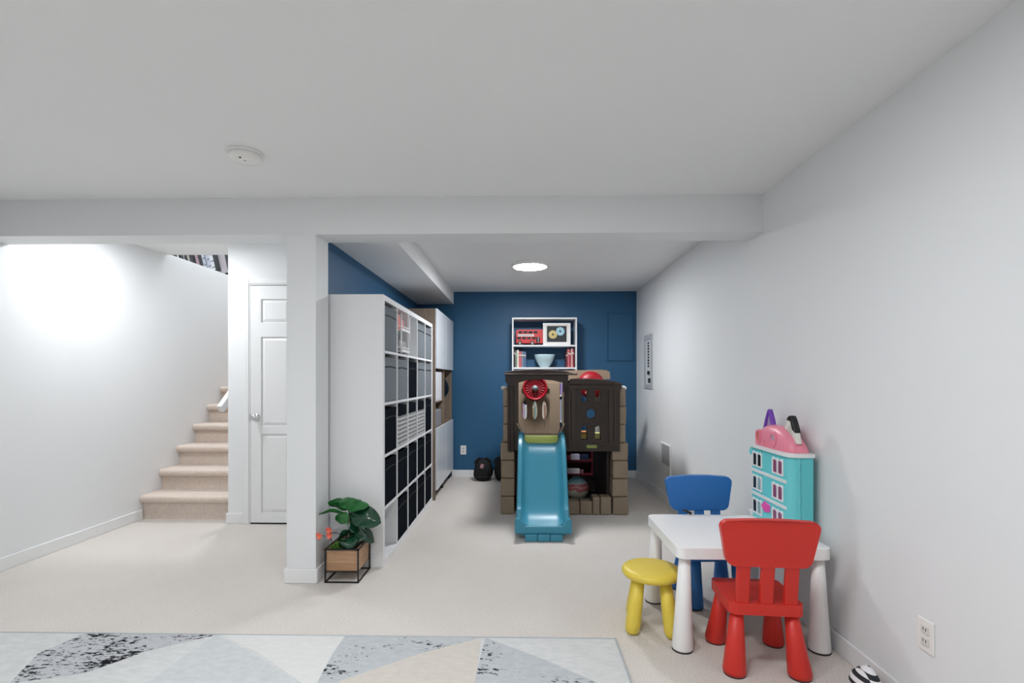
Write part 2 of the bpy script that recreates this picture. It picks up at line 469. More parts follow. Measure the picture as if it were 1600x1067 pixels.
# ------------------------------------------------------------------ outlets, switch, vent, panel
def outlet(name, org, face, label, cat='outlet'):
    """face 'X': on the right wall, faces -x; face 'Y': on the end wall, faces -y"""
    t = thing(name, label, cat, org)
    x, y, z = org
    w, h = 0.036, 0.058
    def slab(a0, z0, a1, z1, d0, d1, nm, m, bev=0.0015):
        bb = bx(x - d1, y + a0, z + z0, x - d0, y + a1, z + z1) if face == 'X' else bx(x + a0, y - d1, z + z0, x + a1, y - d0, z + z1)
        return obj(nm, bb, m, t, bevel=bev)
    slab(-w, -h, w, h, 0, 0.006, 'cover_plate', M_PLATE, 0.003)
    if name == 'light_switch':
        slab(-.016, -.033, .016, .033, .006, .010, 'rocker', M_PLATE)
        return t
    for s in (-1, 1):
        slab(-.017, s * .0205 - .0145, .017, s * .0205 + .0145, .006, .0095, 'socket', mat('socket_ivory', '#dcdad4', .4))
        for a in (-.007, .006):
            slab(a - .0015, s * .0205 - .002, a + .0015, s * .0205 + .008, .0095, .0098, 'slot', M_DARK, 0)
    return t
outlet('wall_outlet', (XR, 1.828, 0.33), 'X', 'white double outlet low on the near end of the white wall')
outlet('wall_outlet', (at(724, 703, YB).x, YB, at(724, 703, YB).z), 'Y', 'white outlet low on the blue wall')
outlet('light_switch', (XR, 5.70, 0.965), 'X', 'small white switch on the wall below the electrical panel', 'switch')

# electrical panel
t = thing('electrical_panel', 'grey open electrical panel recessed high in the far white wall', 'electrical panel', (XR, 5.78, 1.14))
b = B(); plate(b, [(5.60, 1.137), (5.955, 1.137), (5.955, 1.757), (5.60, 1.757)], [[(5.66, 1.19), (5.895, 1.19), (5.895, 1.70), (5.66, 1.70)]], XR - 0.012, XR, 'X')
obj('frame', b, mat('panel_grey', '#b5b9bd', .4), t, bevel=.002)
obj('liner', bx(XR - 0.004, 5.66, 1.19, XR - 0.001, 5.895, 1.70), mat('panel_liner', '#d9dcdf', .5), t)
for k in range(9):
    zz = 1.66 - k * .033
    obj('breaker', bx(XR - 0.012, 5.75, zz - .010, XR - 0.004, 5.79, zz + .010), M_BLACK, t)
obj('main_breaker', bx(XR - 0.02, 5.72, 1.30, XR - 0.004, 5.78, 1.34), M_BLACK, t)
obj('cable_bundle', bx(XR - 0.016, 5.69, 1.205, XR - 0.004, 5.76, 1.26), mat('cables_dark', '#2c3330', .6), t, bevel=.004)

# vent
t = thing('wall_vent', 'white framed return air vent low on the white wall behind the blue chair', 'vent', (XR, 5.08, 0.3))
b = B(); plate(b, [(4.91, .298), (5.25, .298), (5.25, .60), (4.91, .60)], [[(4.935, .385), (5.225, .385), (5.225, .58), (4.935, .58)]], XR - 0.014, XR, 'X')
obj('frame', b, M_TRIM, t, bevel=.003)
obj('backing', bx(XR - .003, 4.935, .385, XR - .001, 5.225, .58), mat('vent_grey', '#8f9092', .6), t)
b = B()
for k in range(12):
    zz = .392 + k * .0155
    box(b, XR - .011, 4.935, zz, XR - .003, 5.225, zz + .008, 0, Matrix.Rotation(math.radians(25), 3, 'Y'))
obj('louvres', b, mat('louvre_grey', '#b9babc', .5), t)

# ------------------------------------------------------------------ rug
def rug():
    def rp(u, v):
        a = (u - 800) / F_PX; s, c = math.sin(YAW), math.cos(YAW)
        d = (-s + a * c, c + a * s, (HORIZON - v) / F_PX); t = (0.012 - CAM_Z) / d[2]
        return (d[0] * t, d[1] * t)
    def patch(name, c1, c2, speck=0.0, thr=0.55):
        m = mat(name, c1, 0.95, spec=0.1)
        n = m.node_tree.nodes; l = m.node_tree.links; bs = n['Principled BSDF']
        tc = n.new('ShaderNodeTexCoord')
        nz = n.new('ShaderNodeTexNoise'); nz.inputs['Scale'].default_value = 26; nz.inputs['Detail'].default_value = 8; nz.inputs['Roughness'].default_value = .75
        mp = n.new('ShaderNodeMapping'); mp.inputs['Scale'].default_value = (0.7, 1.5, 1)
        l.new(tc.outputs['Object'], mp.inputs[0]); l.new(mp.outputs[0], nz.inputs['Vector'])
        r = n.new('ShaderNodeValToRGB'); r.color_ramp.elements[0].position = .38; r.color_ramp.elements[1].position = .62
        r.color_ramp.elements[0].color = lin(c1); r.color_ramp.elements[1].color = lin(c2)
        l.new(nz.outputs['Fac'], r.inputs[0]); out = r.outputs[0]
        if speck:
            a = n.new('ShaderNodeTexNoise'); a.inputs['Scale'].default_value = 55; a.inputs['Detail'].default_value = 6; a.inputs['Roughness'].default_value = .7
            bN = n.new('ShaderNodeTexNoise'); bN.inputs['Scale'].default_value = 6; bN.inputs['Detail'].default_value = 3
            mp2 = n.new('ShaderNodeMapping'); mp2.inputs['Scale'].default_value = (.55, 1.2, 1)
            l.new(tc.outputs['Object'], mp2.inputs[0]); l.new(mp2.outputs[0], a.inputs['Vector']); l.new(mp2.outputs[0], bN.inputs['Vector'])
            ad = n.new('ShaderNodeMath'); ad.operation = 'MULTIPLY_ADD'; ad.inputs[1].default_value = .9
            l.new(bN.outputs['Fac'], ad.inputs[0]); l.new(a.outputs['Fac'], ad.inputs[2])
            r3 = n.new('ShaderNodeValToRGB'); r3.color_ramp.elements[0].position = thr; r3.color_ramp.elements[1].position = thr + .03
            dv = n.new('ShaderNodeMath'); dv.operation = 'MULTIPLY'; dv.inputs[1].default_value = .53
            l.new(ad.outputs[0], dv.inputs[0]); l.new(dv.outputs[0], r3.inputs[0])
            mx = n.new('ShaderNodeMix'); mx.data_type = 'RGBA'; mx.inputs[7].default_value = lin('#1c1d22')
            l.new(out, mx.inputs[6]); l.new(r3.outputs[0], mx.inputs[0]); out = mx.outputs[2]
        l.new(out, bs.inputs['Base Color'])
        return m
    ms = [patch('rug_light', '#d6d7d6', '#c9cbca'), patch('rug_mid', '#c1c5c7', '#cdd0d1'), patch('rug_grey_dark', '#b9bbbe', '#c3c5c8', 1, .507),
          patch('rug_grey', '#b3b8bb', '#c0c4c6', 1, .575), patch('rug_cream', '#d2ccc3', '#c9c4bc'), patch('rug_white', '#dcdcda', '#d4d5d3'), mat('rug_edge', '#aab1b5', .95)]
    X0, X1, Y0, Y1 = -3.0, 0.443, 0.9, 2.405
    t = thing('area_rug', 'pale grey distressed geometric rug on the carpet in the foreground', 'rug', ((X0 + X1) / 2, (Y0 + Y1) / 2, 0))
    b = B(); box(b, X0, Y0, 0.001, X1, Y1, 0.010); obj('rug_base', b, ms[0], t)
    b = B(); plate(b, [(X0 - .006, Y0 - .006), (X1 + .006, Y0 - .006), (X1 + .006, Y1 + .006), (X0 - .006, Y1 + .006)], [[(X0 + .004, Y0 + .004), (X1 - .004, Y0 + .004), (X1 - .004, Y1 - .004), (X0 + .004, Y1 - .004)]], 0.0008, 0.0115, 'Z')
    obj('rug_binding', b, ms[6], t, bevel=.002)
    # woven shapes: thin layers of the pile, laid out as on the real rug
    def ext(p, q, yy=Y0 + .005):
        """where the line p-q reaches the rug's near end"""
        k = (yy - p[1]) / (q[1] - p[1]); return (p[0] + (q[0] - p[0]) * k, yy)
    P = lambda u, v: rp(u, max(v, 992))
    ye = Y1 - .004
    def top(u): 
        p = rp(u, 998); return (p[0], ye)
    shapes = [
        (2, [top(118), top(330), rp(230, 1016), rp(130, 1052), rp(15, 1067), rp(60, 1020)], .0108),
        (1, [top(330), rp(395, 1020), rp(470, 1067), (rp(500, 1067)[0], 1.9), (rp(190, 1067)[0], 1.9), rp(240, 1060), rp(290, 1022)], .0112),
        (5, [top(336), top(536), rp(515, 1030), rp(495, 1067), rp(472, 1067), rp(400, 1018)], .0110),
        (3, [top(536), top(756), rp(655, 1020), rp(600, 1044), rp(520, 1067), (rp(470, 1067)[0], 1.95), rp(495, 1067), rp(520, 1020)], .0114),
        (4, [top(752), rp(741, 1067), (rp(735, 1067)[0], 1.9), (rp(480, 1067)[0], 1.9), rp(530, 1064), rp(655, 1021)], .0116),
        (3, [top(758), rp(850, 1030), rp(935, 1067), (rp(1010, 1067)[0] - .1, 1.95), (rp(742, 1067)[0], 1.9), rp(741, 1067)], .0118),
    ]
    b = B()
    for mi, pts, z in shapes:
        pts = [(min(max(x, X0 + .006), X1 - .008), min(y, ye)) for x, y in pts]
        plate(b, pts, [], .0095, z, 'Z', mi)
    # the same triangles again towards the near end of the rug
    for k in range(6):
        xx = X0 + .1 + k * .55
        plate(b, [(xx, .95), (xx + .5, .95), (xx + .28, 1.85)], [], .0095, .0112, 'Z', (1, 2, 4, 3, 1, 4)[k])
    obj('woven_pattern', b, ms, t)
rug()

# ------------------------------------------------------------------ cube shelving with boxes
KY0, KY1, KX0, KX1, KZ = 3.305, 5.13, -1.31, -0.92, 1.812
kx = thing('cube_shelving_unit', 'large white cube shelving unit of twenty-five compartments along the blue wall', 'shelving unit', ((KX0 + KX1) / 2, (KY0 + KY1) / 2, 0))
TO, TI = 0.038, 0.018
obj('side_panel', bx(KX0, KY0, 0, KX1, KY0 + TO, KZ), M_WHITE, kx, bevel=.002)
obj('side_panel', bx(KX0, KY1 - TO, 0, KX1, KY1, KZ), M_WHITE, kx, bevel=.002)
obj('top_panel', bx(KX0, KY0 + TO, KZ - TO, KX1, KY1 - TO, KZ), M_WHITE, kx, bevel=.002)
obj('bottom_panel', bx(KX0, KY0 + TO, 0, KX1, KY1 - TO, TO), M_WHITE, kx, bevel=.002)
cw = (KY1 - KY0 - 2 * TO - 4 * TI) / 5; chh = (KZ - 2 * TO - 4 * TI) / 5
ys = [KY0 + TO + k * (cw + TI) for k in range(5)]
zs = [KZ - TO - (k + 1) * chh - k * TI for k in range(5)]     # row 0 on top
for k in range(1, 5):
    obj('shelf_board', bx(KX0, KY0 + TO, zs[k - 1] - TI, KX1 - .001, KY1 - TO, zs[k - 1]), M_WHITE, kx, bevel=.001)
for r in range(5):
    for k in range(1, 5):
        obj('divider', bx(KX0, ys[k] - TI, zs[r], KX1 - .0015, ys[k], zs[r] + chh), M_WHITE, kx, bevel=.001)
M_GREYF = mat('fabric_grey', '#747a80', .9, var=.05, scale=30, bump=.1, bscale=600, spec=.1)
M_BLKF = mat('fabric_black', '#11161d', .95, var=.08, scale=30, spec=.04)
def zigzag_mat():
    m = mat('fabric_zigzag', '#f0f0f0', .85)
    n = m.node_tree.nodes; l = m.node_tree.links; bs = n['Principled BSDF']
    tc = n.new('ShaderNodeTexCoord'); sp = n.new('ShaderNodeSeparateXYZ'); l.new(tc.outputs['Object'], sp.inputs[0])
    def mth(op, a, b=None, v=None):
        q = n.new('ShaderNodeMath'); q.operation = op
        l.new(a, q.inputs[0])
        if b is not None: l.new(b, q.inputs[1])
        elif v is not None: q.inputs[1].default_value = v
        return q.outputs[0]
    zig = mth('PINGPONG', sp.outputs[1], v=.022)                  # chevrons across the width
    s = mth('ADD', sp.outputs[2], zig)
    s = mth('MULTIPLY', s, v=2 * PI / .032); s = mth('SINE', s)
    col = mth('MULTIPLY', sp.outputs[1], v=2 * PI / .022); col = mth('SINE', col)   # broken into dashes
    s = mth('ADD', s, mth('MULTIPLY', col, v=.35))
    g = mth('GREATER_THAN', s, v=-.3)
    mx = n.new('ShaderNodeMix'); mx.data_type = 'RGBA'; mx.inputs[6].default_value = lin('#e9e9ea'); mx.inputs[7].default_value = lin('#15171b')
    l.new(g, mx.inputs[0]); l.new(mx.outputs[2], bs.inputs['Base Color'])
    return m
M_ZIG = zigzag_mat()
COLN = ['nearest the post', 'second from the post', 'in the middle column', 'second from the far end', 'at the far end']
ROWN = ['top row', 'row below the top', 'middle row', 'row above the bottom', 'bottom row']
def make_box(kind, y, z, label, tilt=0, lower=0.0):
    m = {'grey': M_GREYF, 'black': M_BLKF, 'zigzag': M_BLKF}[kind]
    w, h, d = cw - .012, chh - .026 - lower, .36
    x1 = KX1 - .006; yc = y + cw / 2
    grp = {'grey': 'grey fabric storage boxes', 'black': 'black fabric storage boxes', 'zigzag': 'zigzag storage boxes'}[kind]
    t = thing('storage_box', label, 'box', (x1 - d / 2, yc, z), grp)
    y0, y1 = yc - w / 2, yc + w / 2
    seam = M_DARK if kind == 'grey' else mat('seam_black', '#05060a', .7)
    if kind == 'zigzag':
        hz = h * .74
        obj('body', bx(x1 - d, y0, z + .001, x1, y1, z + hz), M_ZIG, t, bevel=.006)
        obj('box_top', bx(x1 - d, y0 + .004, z + hz, x1 - .004, y1 - .004, z + h), M_BLKF, t, bevel=.006)
        return t
    # open fabric box: four walls and a floor
    b = B(); s = .008
    box(b, x1 - d, y0, z + .001, x1, y1, z + s)
    box(b, x1 - d, y0, z + s, x1 - d + s, y1, z + h); box(b, x1 - s, y0, z + s, x1, y1, z + h)
    box(b, x1 - d + s, y0, z + s, x1 - s, y0 + s, z + h); box(b, x1 - d + s, y1 - s, z + s, x1 - s, y1, z + h)
    obj('body', b, m, t, bevel=.003)
    # folded hem and a sagging pull strap on the front
    b = B(); n = 12
    for k in range(n):
        a0, a1 = k / n, (k + 1) / n
        f = lambda a: z + h - .072 + .007 * math.sin(PI * a)
        ya, yb = y0 + .02 + (w - .04) * a0, y0 + .02 + (w - .04) * a1
        za, zb = f(a0), f(a1)
        v = [b.verts.new(p) for p in ((x1 - .001, ya, za), (x1 + .003, ya, za + .001), (x1 + .003, ya, za + .008), (x1 - .001, ya, za + .009))]
        w2 = [b.verts.new(p) for p in ((x1 - .001, yb, zb), (x1 + .003, yb, zb + .001), (x1 + .003, yb, zb + .008), (x1 - .001, yb, zb + .009))]
        for q in range(4): b.faces.new((v[q], v[(q + 1) % 4], w2[(q + 1) % 4], w2[q]))
        b.faces.new(v[::-1]); b.faces.new(w2)
    obj('pull_strap', b, seam, t)
    b = B(); box(b, x1, y0 + .004, z + h - .018, x1 + .0015, y1 - .004, z + h - .002); obj('hem', b, m, t)
    return t
LAY = [['grey', None, None, 'grey', 'grey'],
       ['grey', 'grey', 'black', 'grey', 'grey'],
       ['black', 'zigzag', 'zigzag', 'zigzag', 'black'],
       ['black'] * 5,
       [None, 'black', 'black', 'black', 'black']]
for r in range(5):
    for k in range(5):
        kd = LAY[r][k]
        if kd: make_box(kd, ys[k], zs[r], {'grey': 'grey fabric box', 'black': 'black fabric box', 'zigzag': 'black and white zigzag box'}[kd] + f' in the {ROWN[r]}, {COLN[k]}')

# two-tier wire rack in the second compartment of the top row
t = thing('wire_rack', 'white two-tier wire rack holding pink things in the top row of the shelving', 'rack', (KX1 - .1, ys[1] + .17, zs[0]))
M_WIRE = mat('wire_white', '#f1f1f1', .35)
y0, y1, xa, xb = ys[1] + .055, ys[1] + .32, KX1 - .26, KX1 + .012
for zt in (.018, .178):
    b = B(); zz = zs[0] + zt
    for (p, q) in (((xa, y0), (xb, y0)), ((xb, y0), (xb, y1)), ((xb, y1), (xa, y1)), ((xa, y1), (xa, y0))):
        for dz in (0, .03): tube(b, [(p[0], p[1], zz + dz), (q[0], q[1], zz + dz)], .004, 8)
    box(b, xa, y0, zz - .002, xb, y1, zz + .004); box(b, xb - .002, y0, zz - .004, xb + .003, y1, zz + .014)
    for k in range(11):
        xx = xa + (xb - xa) * k / 10; tube(b, [(xx, y0, zz), (xx, y1, zz)], .002, 6)
        yy = y0 + (y1 - y0) * k / 10; tube(b, [(xb, yy, zz), (xb, yy, zz + .03)], .002, 6)
    obj('basket', b, M_WIRE, t)
b = B()
for p in ((xa, y0), (xb, y0), (xb, y1), (xa, y1)): tube(b, [(p[0], p[1], zs[0] + .001), (p[0], p[1], zs[0] + .30)], .006, 10)
obj('posts', b, M_WIRE, t)
for k, (nm, ch, yy, hh) in enumerate((('pink', '#e79a94', y0 + .03, .115), ('coral', '#de7d74', y0 + .075, .10), ('peach', '#eec4b4', y0 + .12, .09), ('rose', '#d98e96', y0 + .17, .085))):
    b = B(); box(b, xb - .2, yy, zs[0] + .183, xb - .03, yy + .035, zs[0] + .183 + hh)
    tag(obj('booklet', b, mat('booklet_' + nm, ch, .6), bevel=.003), f'{nm} booklet standing in the upper tray of the white wire rack', 'booklet', 'booklets in the wire rack')
b = B(); box(b, xb - .21, y0 + .02, zs[0] + .023, xb - .02, y1 - .02, zs[0] + .105)
o = obj('woven_basket', b, mat('woven_grey', '#9c9c9c', .8, var=.5, scale=120), bevel=.01); tag(o, 'grey speckled woven basket in the lower tray of the wire rack', 'basket')

# ------------------------------------------------------------------ tall cabinet behind the shelving
M_OAK = wood_mat('oak_grey', '#75675a', '#8d7b69', 'Z')
CY0, CY1, CX0, CX1 = 5.14, 6.352, -1.32, -0.875
cb = thing('tall_cabinet', 'tall wood and white cabinet between the cube shelving and the blue wall', 'cabinet', ((CX0 + CX1) / 2, (CY0 + CY1) / 2, 0))
CM = (CY0 + CY1) / 2
zl, zm0, zm1, zt = .105, .74, 1.36, 1.975
obj('side_panel', bx(CX0, CY0, 0, CX1 - .018, CY0 + .018, zt), M_OAK, cb, bevel=.001)
obj('side_panel', bx(CX0, CY1 - .018, zl, CX1 - .018, CY1, zt), M_OAK, cb, bevel=.001)
obj('back_panel', bx(CX0, CY0 + .018, zl, CX0 + .012, CY1 - .018, zt), M_OAK, cb)
obj('top_panel', bx(CX0, CY0 + .018, zt - .018, CX1 - .018, CY1 - .018, zt), M_OAK, cb)
obj('bottom_panel', bx(CX0, CY0 + .018, zl, CX1 - .018, CY1 - .018, zl + .018), M_OAK, cb)
for z in (zm0 - .018, zm1): obj('shelf_board', bx(CX0 + .012, CY0 + .018, z, CX1 - .018, CY1 - .018, z + .018), M_OAK, cb)
obj('center_panel', bx(CX0 + .012, CM - .009, zl + .018, CX1 - .02, CM + .009, zt - .018), M_OAK, cb)
obj('shelf_board', bx(CX0 + .012, CY0 + .018, 1.0, CX1 - .03, CM - .009, 1.012), M_OAK, cb)
for (a, c) in ((CY0 + .002, CM - .004), (CM + .007, CY1 - .002)):
    obj('upper_door', bx(CX1 - .018, a, zm1 - .002, CX1, c, zt), M_WGLOSS, cb, bevel=.0015)
    obj('lower_door', bx(CX1 - .018, a, zl, CX1, c, zm0), M_WGLOSS, cb, bevel=.0015)
for (yy) in (CY0 + .05, CM, CY1 - .05):
    for xx in (CX1 - .05, CX0 + .05):
        b = B(); tube(b, [(xx, yy, 0), (xx, yy, zl)], .016, 14); obj('leg', b, M_BLACK, cb)
# contents of the open bay
b = B(); box(b, -1.22, 5.19, 1.0125, -.905, 5.62, 1.325)
for k in range(5): box(b, -.905, 5.20 + k * .083, 1.02, -.902, 5.27 + k * .083, 1.30)
tag(obj('file_box', b, mat('file_white', '#d9dadf', .6, var=.1, scale=30), bevel=.004), 'white ribbed file box in the open bay of the tall cabinet', 'file box')
b = B(); box(b, -1.22, 5.19, .7405, -.905, 5.60, .915); tag(obj('fabric_bin', b, mat('bin_grey', '#85868c', .85, bump=.2, bscale=400), bevel=.008), 'grey fabric bin on the lowest board of the open cabinet bay', 'bin')
b = B(); ball(b, (-1.05, 5.38, .957), .12, 1, 1.2, .33); tag(obj('folded_bag', b, M_BLKF), 'black folded bag on top of the grey bin in the cabinet', 'bag')
b = B()
ball(b, (-1.02, 6.05, 1.14), .15, .9, 1, .95, u=12, v=8)
tag(obj('bicycle_helmet', b, mat('helmet_black', '#0b0b0d', .3), smooth=False), 'black helmet perched on bats in the open cabinet bay', 'helmet')
for k, (dy, ch, nm) in enumerate(((0, '#c79a4c', 'golden wooden'), (.07, '#7c4a35', 'reddish brown'))):
    b = B(); x = -.935 + .0 * k; yy = 5.84 + dy
    tube(b, [(x - .04, yy, .7405), (x - .04, yy, .745), (x - .05, yy + .01, .95), (x - .06, yy + .03, 1.02)], [.012, .03, .026, .016], 16)
    tag(obj('toy_bat', b, mat('bat_%d' % k, ch, .4)), f'{nm} toy bat upright in the open cabinet bay', 'bat', 'toy bats in the cabinet')

# ------------------------------------------------------------------ white bookcase on the end wall
BY = 6.12; BX0, BX1 = at(800, 500, BY).x, at(901.5, 500, BY).x
bc = thing('bookcase', 'tall narrow white bookcase against the blue wall behind the climbing toy', 'bookcase', ((BX0 + BX1) / 2, 6.25, 0))
zt = at(850, 496, BY).z
for xx in (BX0, BX1 - .018): obj('side_panel', bx(xx, BY, 0, xx + .018, YB - .014, zt), M_WHITE, bc, bevel=.001)
BZ = [1.645, 1.372, 1.035, .72, .40, .06]
obj('top_panel', bx(BX0 + .018, BY, zt - .02, BX1 - .018, YB - .014, zt), M_WHITE, bc, bevel=.001)
for z in BZ: obj('shelf_board', bx(BX0 + .018, BY + .002, z, BX1 - .018, YB - .014, z + .02), M_WHITE, bc, bevel=.001)
obj('plinth', bx(BX0 + .018, BY + .03, 0, BX1 - .018, BY + .045, .06), M_WHITE, bc)
Z1, Z2, Z3, Z4 = BZ[0] + .02, BZ[1] + .02, BZ[2] + .02, BZ[3] + .02

def book(x, w, h, color, label, group, z, y=6.15, d=.19, lean=0):
    b = B(); rot = Matrix.Rotation(lean, 3, 'Y')
    box(b, x, y, z + .0005, x + w, y + d, z + h, 0, rot, (x, y, z))
    box(b, x - .0008, y - .0012, z + h * .72, x + w + .0008, y + .004, z + h * .80, 1, rot, (x, y, z))
    zm = min(v.co.z for v in b.verts)
    for v in b.verts: v.co.z += z + .0008 - zm
    o = obj('book', b, [mat('book_' + color, color, .5), mat('book_band', '#cfcabb', .5)], bevel=.0012)
    tag(o, label, 'book', group); return o
S = .00781   # metres per survey unit at the bookcase
x = BX0 + .022
for (w, h, c, lab) in ((.016, .225, '#39292a', 'dark brown book against the bookcase side at the left end of the bowl shelf'), (.016, .205, '#7d8f86', 'sage green book beside the dark brown one on the bowl shelf'), (.022, .215, '#e2d7c6', 'cream book next to the sage green one on the bowl shelf'), (.03, .195, '#c8606a', 'thick red book between the cream and grey ones on the bowl shelf'), (.02, .195, '#7a8894', 'grey book between the red and slate ones on the bowl shelf'), (.03, .19, '#506a8a', 'slate blue book at the inner end of the row, bowl shelf')):
    book(x, w, h, c, lab, 'books at one end of the bowl shelf', Z2); x += w + .003
x = BX1 - .018 - .113
for (w, h, c, lab) in ((.018, .19, '#5d1f2c', 'dark red book nearest the bowl at the far side'), (.022, .225, '#c46a72', 'rose red book next to the dark red one at the far side'), (.018, .215, '#a63340', 'crimson book between the rose and pink ones'), (.02, .23, '#d0a7a6', 'pale pink book beside the crimson one on the bowl shelf'), (.016, .225, '#8f2433', 'deep red book against the bookcase side beyond the bowl')):
    book(x, w, h, c, lab, 'red books at the far end of the bowl shelf', Z2, lean=math.radians(0)); x += w + .0015
# bowl
bp = at(851, 575, 6.22)
b = B(); r = .130
lathe(b, [(0, .0), (.05, .0), (.054, .004), (.075, .03), (.102, .075), (.121, .12), (r, .156), (r - .001, .159), (r - .006, .157), (.113, .12), (.094, .078), (.066, .035), (.0, .012)], (bp.x, 6.24, Z2 + .0005), 'Z', 48)
tag(obj('mixing_bowl', b, mat('bowl_glass_blue', '#c3dde4', .12, var=.02, coat=.4)), 'pale blue glass bowl on the second shelf of the bookcase', 'bowl')
# double-decker bus
def bus():
    x0, x1 = at(806.5, 530, 6.18).x, at(848.5, 530, 6.18).x; z0 = Z1; zt = z0 + .192
    t = thing('toy_bus', 'red double-decker toy bus on the top shelf of the bookcase', 'toy bus', ((x0 + x1) / 2, 6.22, z0))
    RED = mat('bus_red', '#c62f30', .35); GL = mat('bus_window', '#1c1a20', .2); y0, y1 = 6.17, 6.27
    b = B(); plate(b, rrect(x0, z0 + .024, x1, zt, [.01, .01, .012, .025]), [], y0, y1); obj('body', b, RED, t, bevel=.004)
    W = x1 - x0
    for k in range(4):
        a = x0 + .03 + k * W * .185; obj('upper_window', bx(a, y0 - .0015, zt - .048, a + W * .14, y0 + .002, zt - .02), GL, t, bevel=.001)
    for k in range(4):
        a = x0 + .012 + k * W * .185; obj('lower_window', bx(a, y0 - .0015, z0 + .072, a + W * .14, y0 + .002, z0 + .10), GL, t, bevel=.001)
    obj('side_banner', bx(x0 + .02, y0 - .002, z0 + .108, x0 + W * .66, y0 + .002, z0 + .135), mat('bus_banner', '#d8d3d0', .5), t)
    b = B()
    for k in range(9): box(b, x0 + .03 + k * .0195, y0 - .0026, z0 + .117, x0 + .043 + k * .0195, y0 - .0018, z0 + .126)
    obj('banner_lettering', b, mat('banner_ink', '#8e7f7f', .5), t)
    obj('rear_doorway', bx(x1 - W * .25, y0 - .0015, z0 + .03, x1 - W * .12, y0 + .002, z0 + .10), GL, t)
    obj('grab_pole', bx(x1 - W * .19, y0 - .003, z0 + .03, x1 - W * .165, y0 + .001, z0 + .10), mat('bus_pole', '#b8b3b0', .4), t)
    for a in (x0 + W * .14, x0 + W * .60):
        for yy in (y0 + .001, y1 - .015):
            b = B(); tube(b, [(a, yy - .004, z0 + .0265), (a, yy + .012, z0 + .0265)], .026, 24); w = obj('wheel', b, M_BLACK, t)
            b = B(); tube(b, [(a, yy - .006, z0 + .0265), (a, yy - .003, z0 + .0265)], .014, 20); obj('hubcap', b, mat('hub_grey', '#a9a39f', .4), w)
bus()
# framed picture: two round pastries on black
def picture():
    y = 6.15
    x0, z0_ = xz(848.5, 536, y); x1, zt = xz(891.5, 505, y); z0 = Z1 + .0005; zt += .003
    t = thing('picture_frame', 'white framed picture of two ring doughnuts on black, top shelf', 'picture', ((x0 + x1) / 2, y, z0))
    m_ = .026
    b = B(); plate(b, [(x0, z0), (x1, z0), (x1, zt), (x0, zt)], [[(x0 + m_, z0 + m_), (x1 - m_, z0 + m_), (x1 - m_, zt - m_), (x0 + m_, zt - m_)]], y, y + .02)
    obj('frame', b, mat('frame_white', '#eceae8', .4), t, bevel=.002)
    obj('mount', bx(x0 + m_, y + .010, z0 + m_, x1 - m_, y + .018, zt - m_), mat('frame_mount', '#e6e4e0', .7), t)
    q = m_ + .022
    obj('print', bx(x0 + q, y + .008, z0 + q - .01, x1 - q, y + .0105, zt - q + .012), mat('print_black', '#23272a', .6), t)
    for (u, v, ch, nm) in ((864, 522.5, '#c9b778', 'golden'), (875.5, 517.5, '#9fc9d8', 'pale blue')):
        cx, cz = xz(u, v, y)
        b = B(); R, rr = .032, .020
        n = 28; k2 = 10; rings = []
        for i in range(n):
            a = 2 * PI * i / n; ring = []
            for j in range(k2):
                p = 2 * PI * j / k2; rad = R + rr * math.cos(p)
                ring.append(b.verts.new((cx + rad * math.cos(a), y + .0075 + .0025 * math.sin(p), cz + rad * math.sin(a))))
            rings.append(ring)
        for i in range(n):
            for j in range(k2):
                b.faces.new((rings[i][j], rings[(i + 1) % n][j], rings[(i + 1) % n][(j + 1) % k2], rings[i][(j + 1) % k2]))
        obj('doughnut', b, mat('dough_' + nm[:4], ch, .5, var=.35, scale=130), t, smooth=True, label=nm + ' doughnut')
picture()
b = B(); box(b, BX0 + .022, 6.3, Z1 + .0005, BX0 + .03, 6.36, Z1 + .19, 0)
tag(obj('paper_card', b, mat('card_grey', '#9aa1ac', .7)), 'grey card standing behind the toy bus', 'card')
# books behind the climbing toy
lab = {'a': 'book on a low bookcase shelf, behind the leaf slot nearest the shelving', 'b': 'book on a low bookcase shelf, behind the middle leaf slot', 'c': 'book on a low bookcase shelf, behind the third leaf slot'}
spec = [(.005, .02, .205, '#c9a3c4', 'lilac ' + lab['a']), (.028, .028, .19, '#d5d8dc', 'white ' + lab['a']), (.06, .02, .15, '#b1a8bd', 'mauve ' + lab['a']),
        (.125, .022, .22, '#a89a78', 'khaki ' + lab['b']), (.15, .018, .25, '#8fb0ae', 'teal ' + lab['b']), (.17, .022, .26, '#cfc8b0', 'ivory ' + lab['b']),
        (.245, .022, .262, '#d8c9bb', 'light ' + lab['c']), (.27, .018, .265, '#b58d7a', 'darker ' + lab['c']), (.29, .02, .255, '#ccb9a8', 'beige ' + lab['c'])]
for (x, w, h, c, lb) in spec: book(x, w, h, c, lb, None, Z4)
for (x, w, h, c, nm) in ((.425, .02, .235, '#8796b4', 'slate'), (.448, .024, .25, '#c8ccd8', 'white'), (.475, .02, .26, '#9fb4d2', 'sky blue'), (.498, .024, .255, '#b7a4c8', 'lavender'), (.525, .02, .24, '#d3cfd6', 'ivory')):
    book(x, w, h, c, f'{nm} book seen through the gap beside the tan back wall of the toy', None, Z4)
for (x, w, h, c, nm) in ((.44, .024, .17, '#8f7fb8', 'violet'), (.468, .026, .19, '#a593cc', 'lilac'), (.50, .022, .15, '#2c2b3c', 'dark navy')):
    book(x, w, h, c, f'{nm} book on the upper board seen in the gap of the toy', None, Z3)

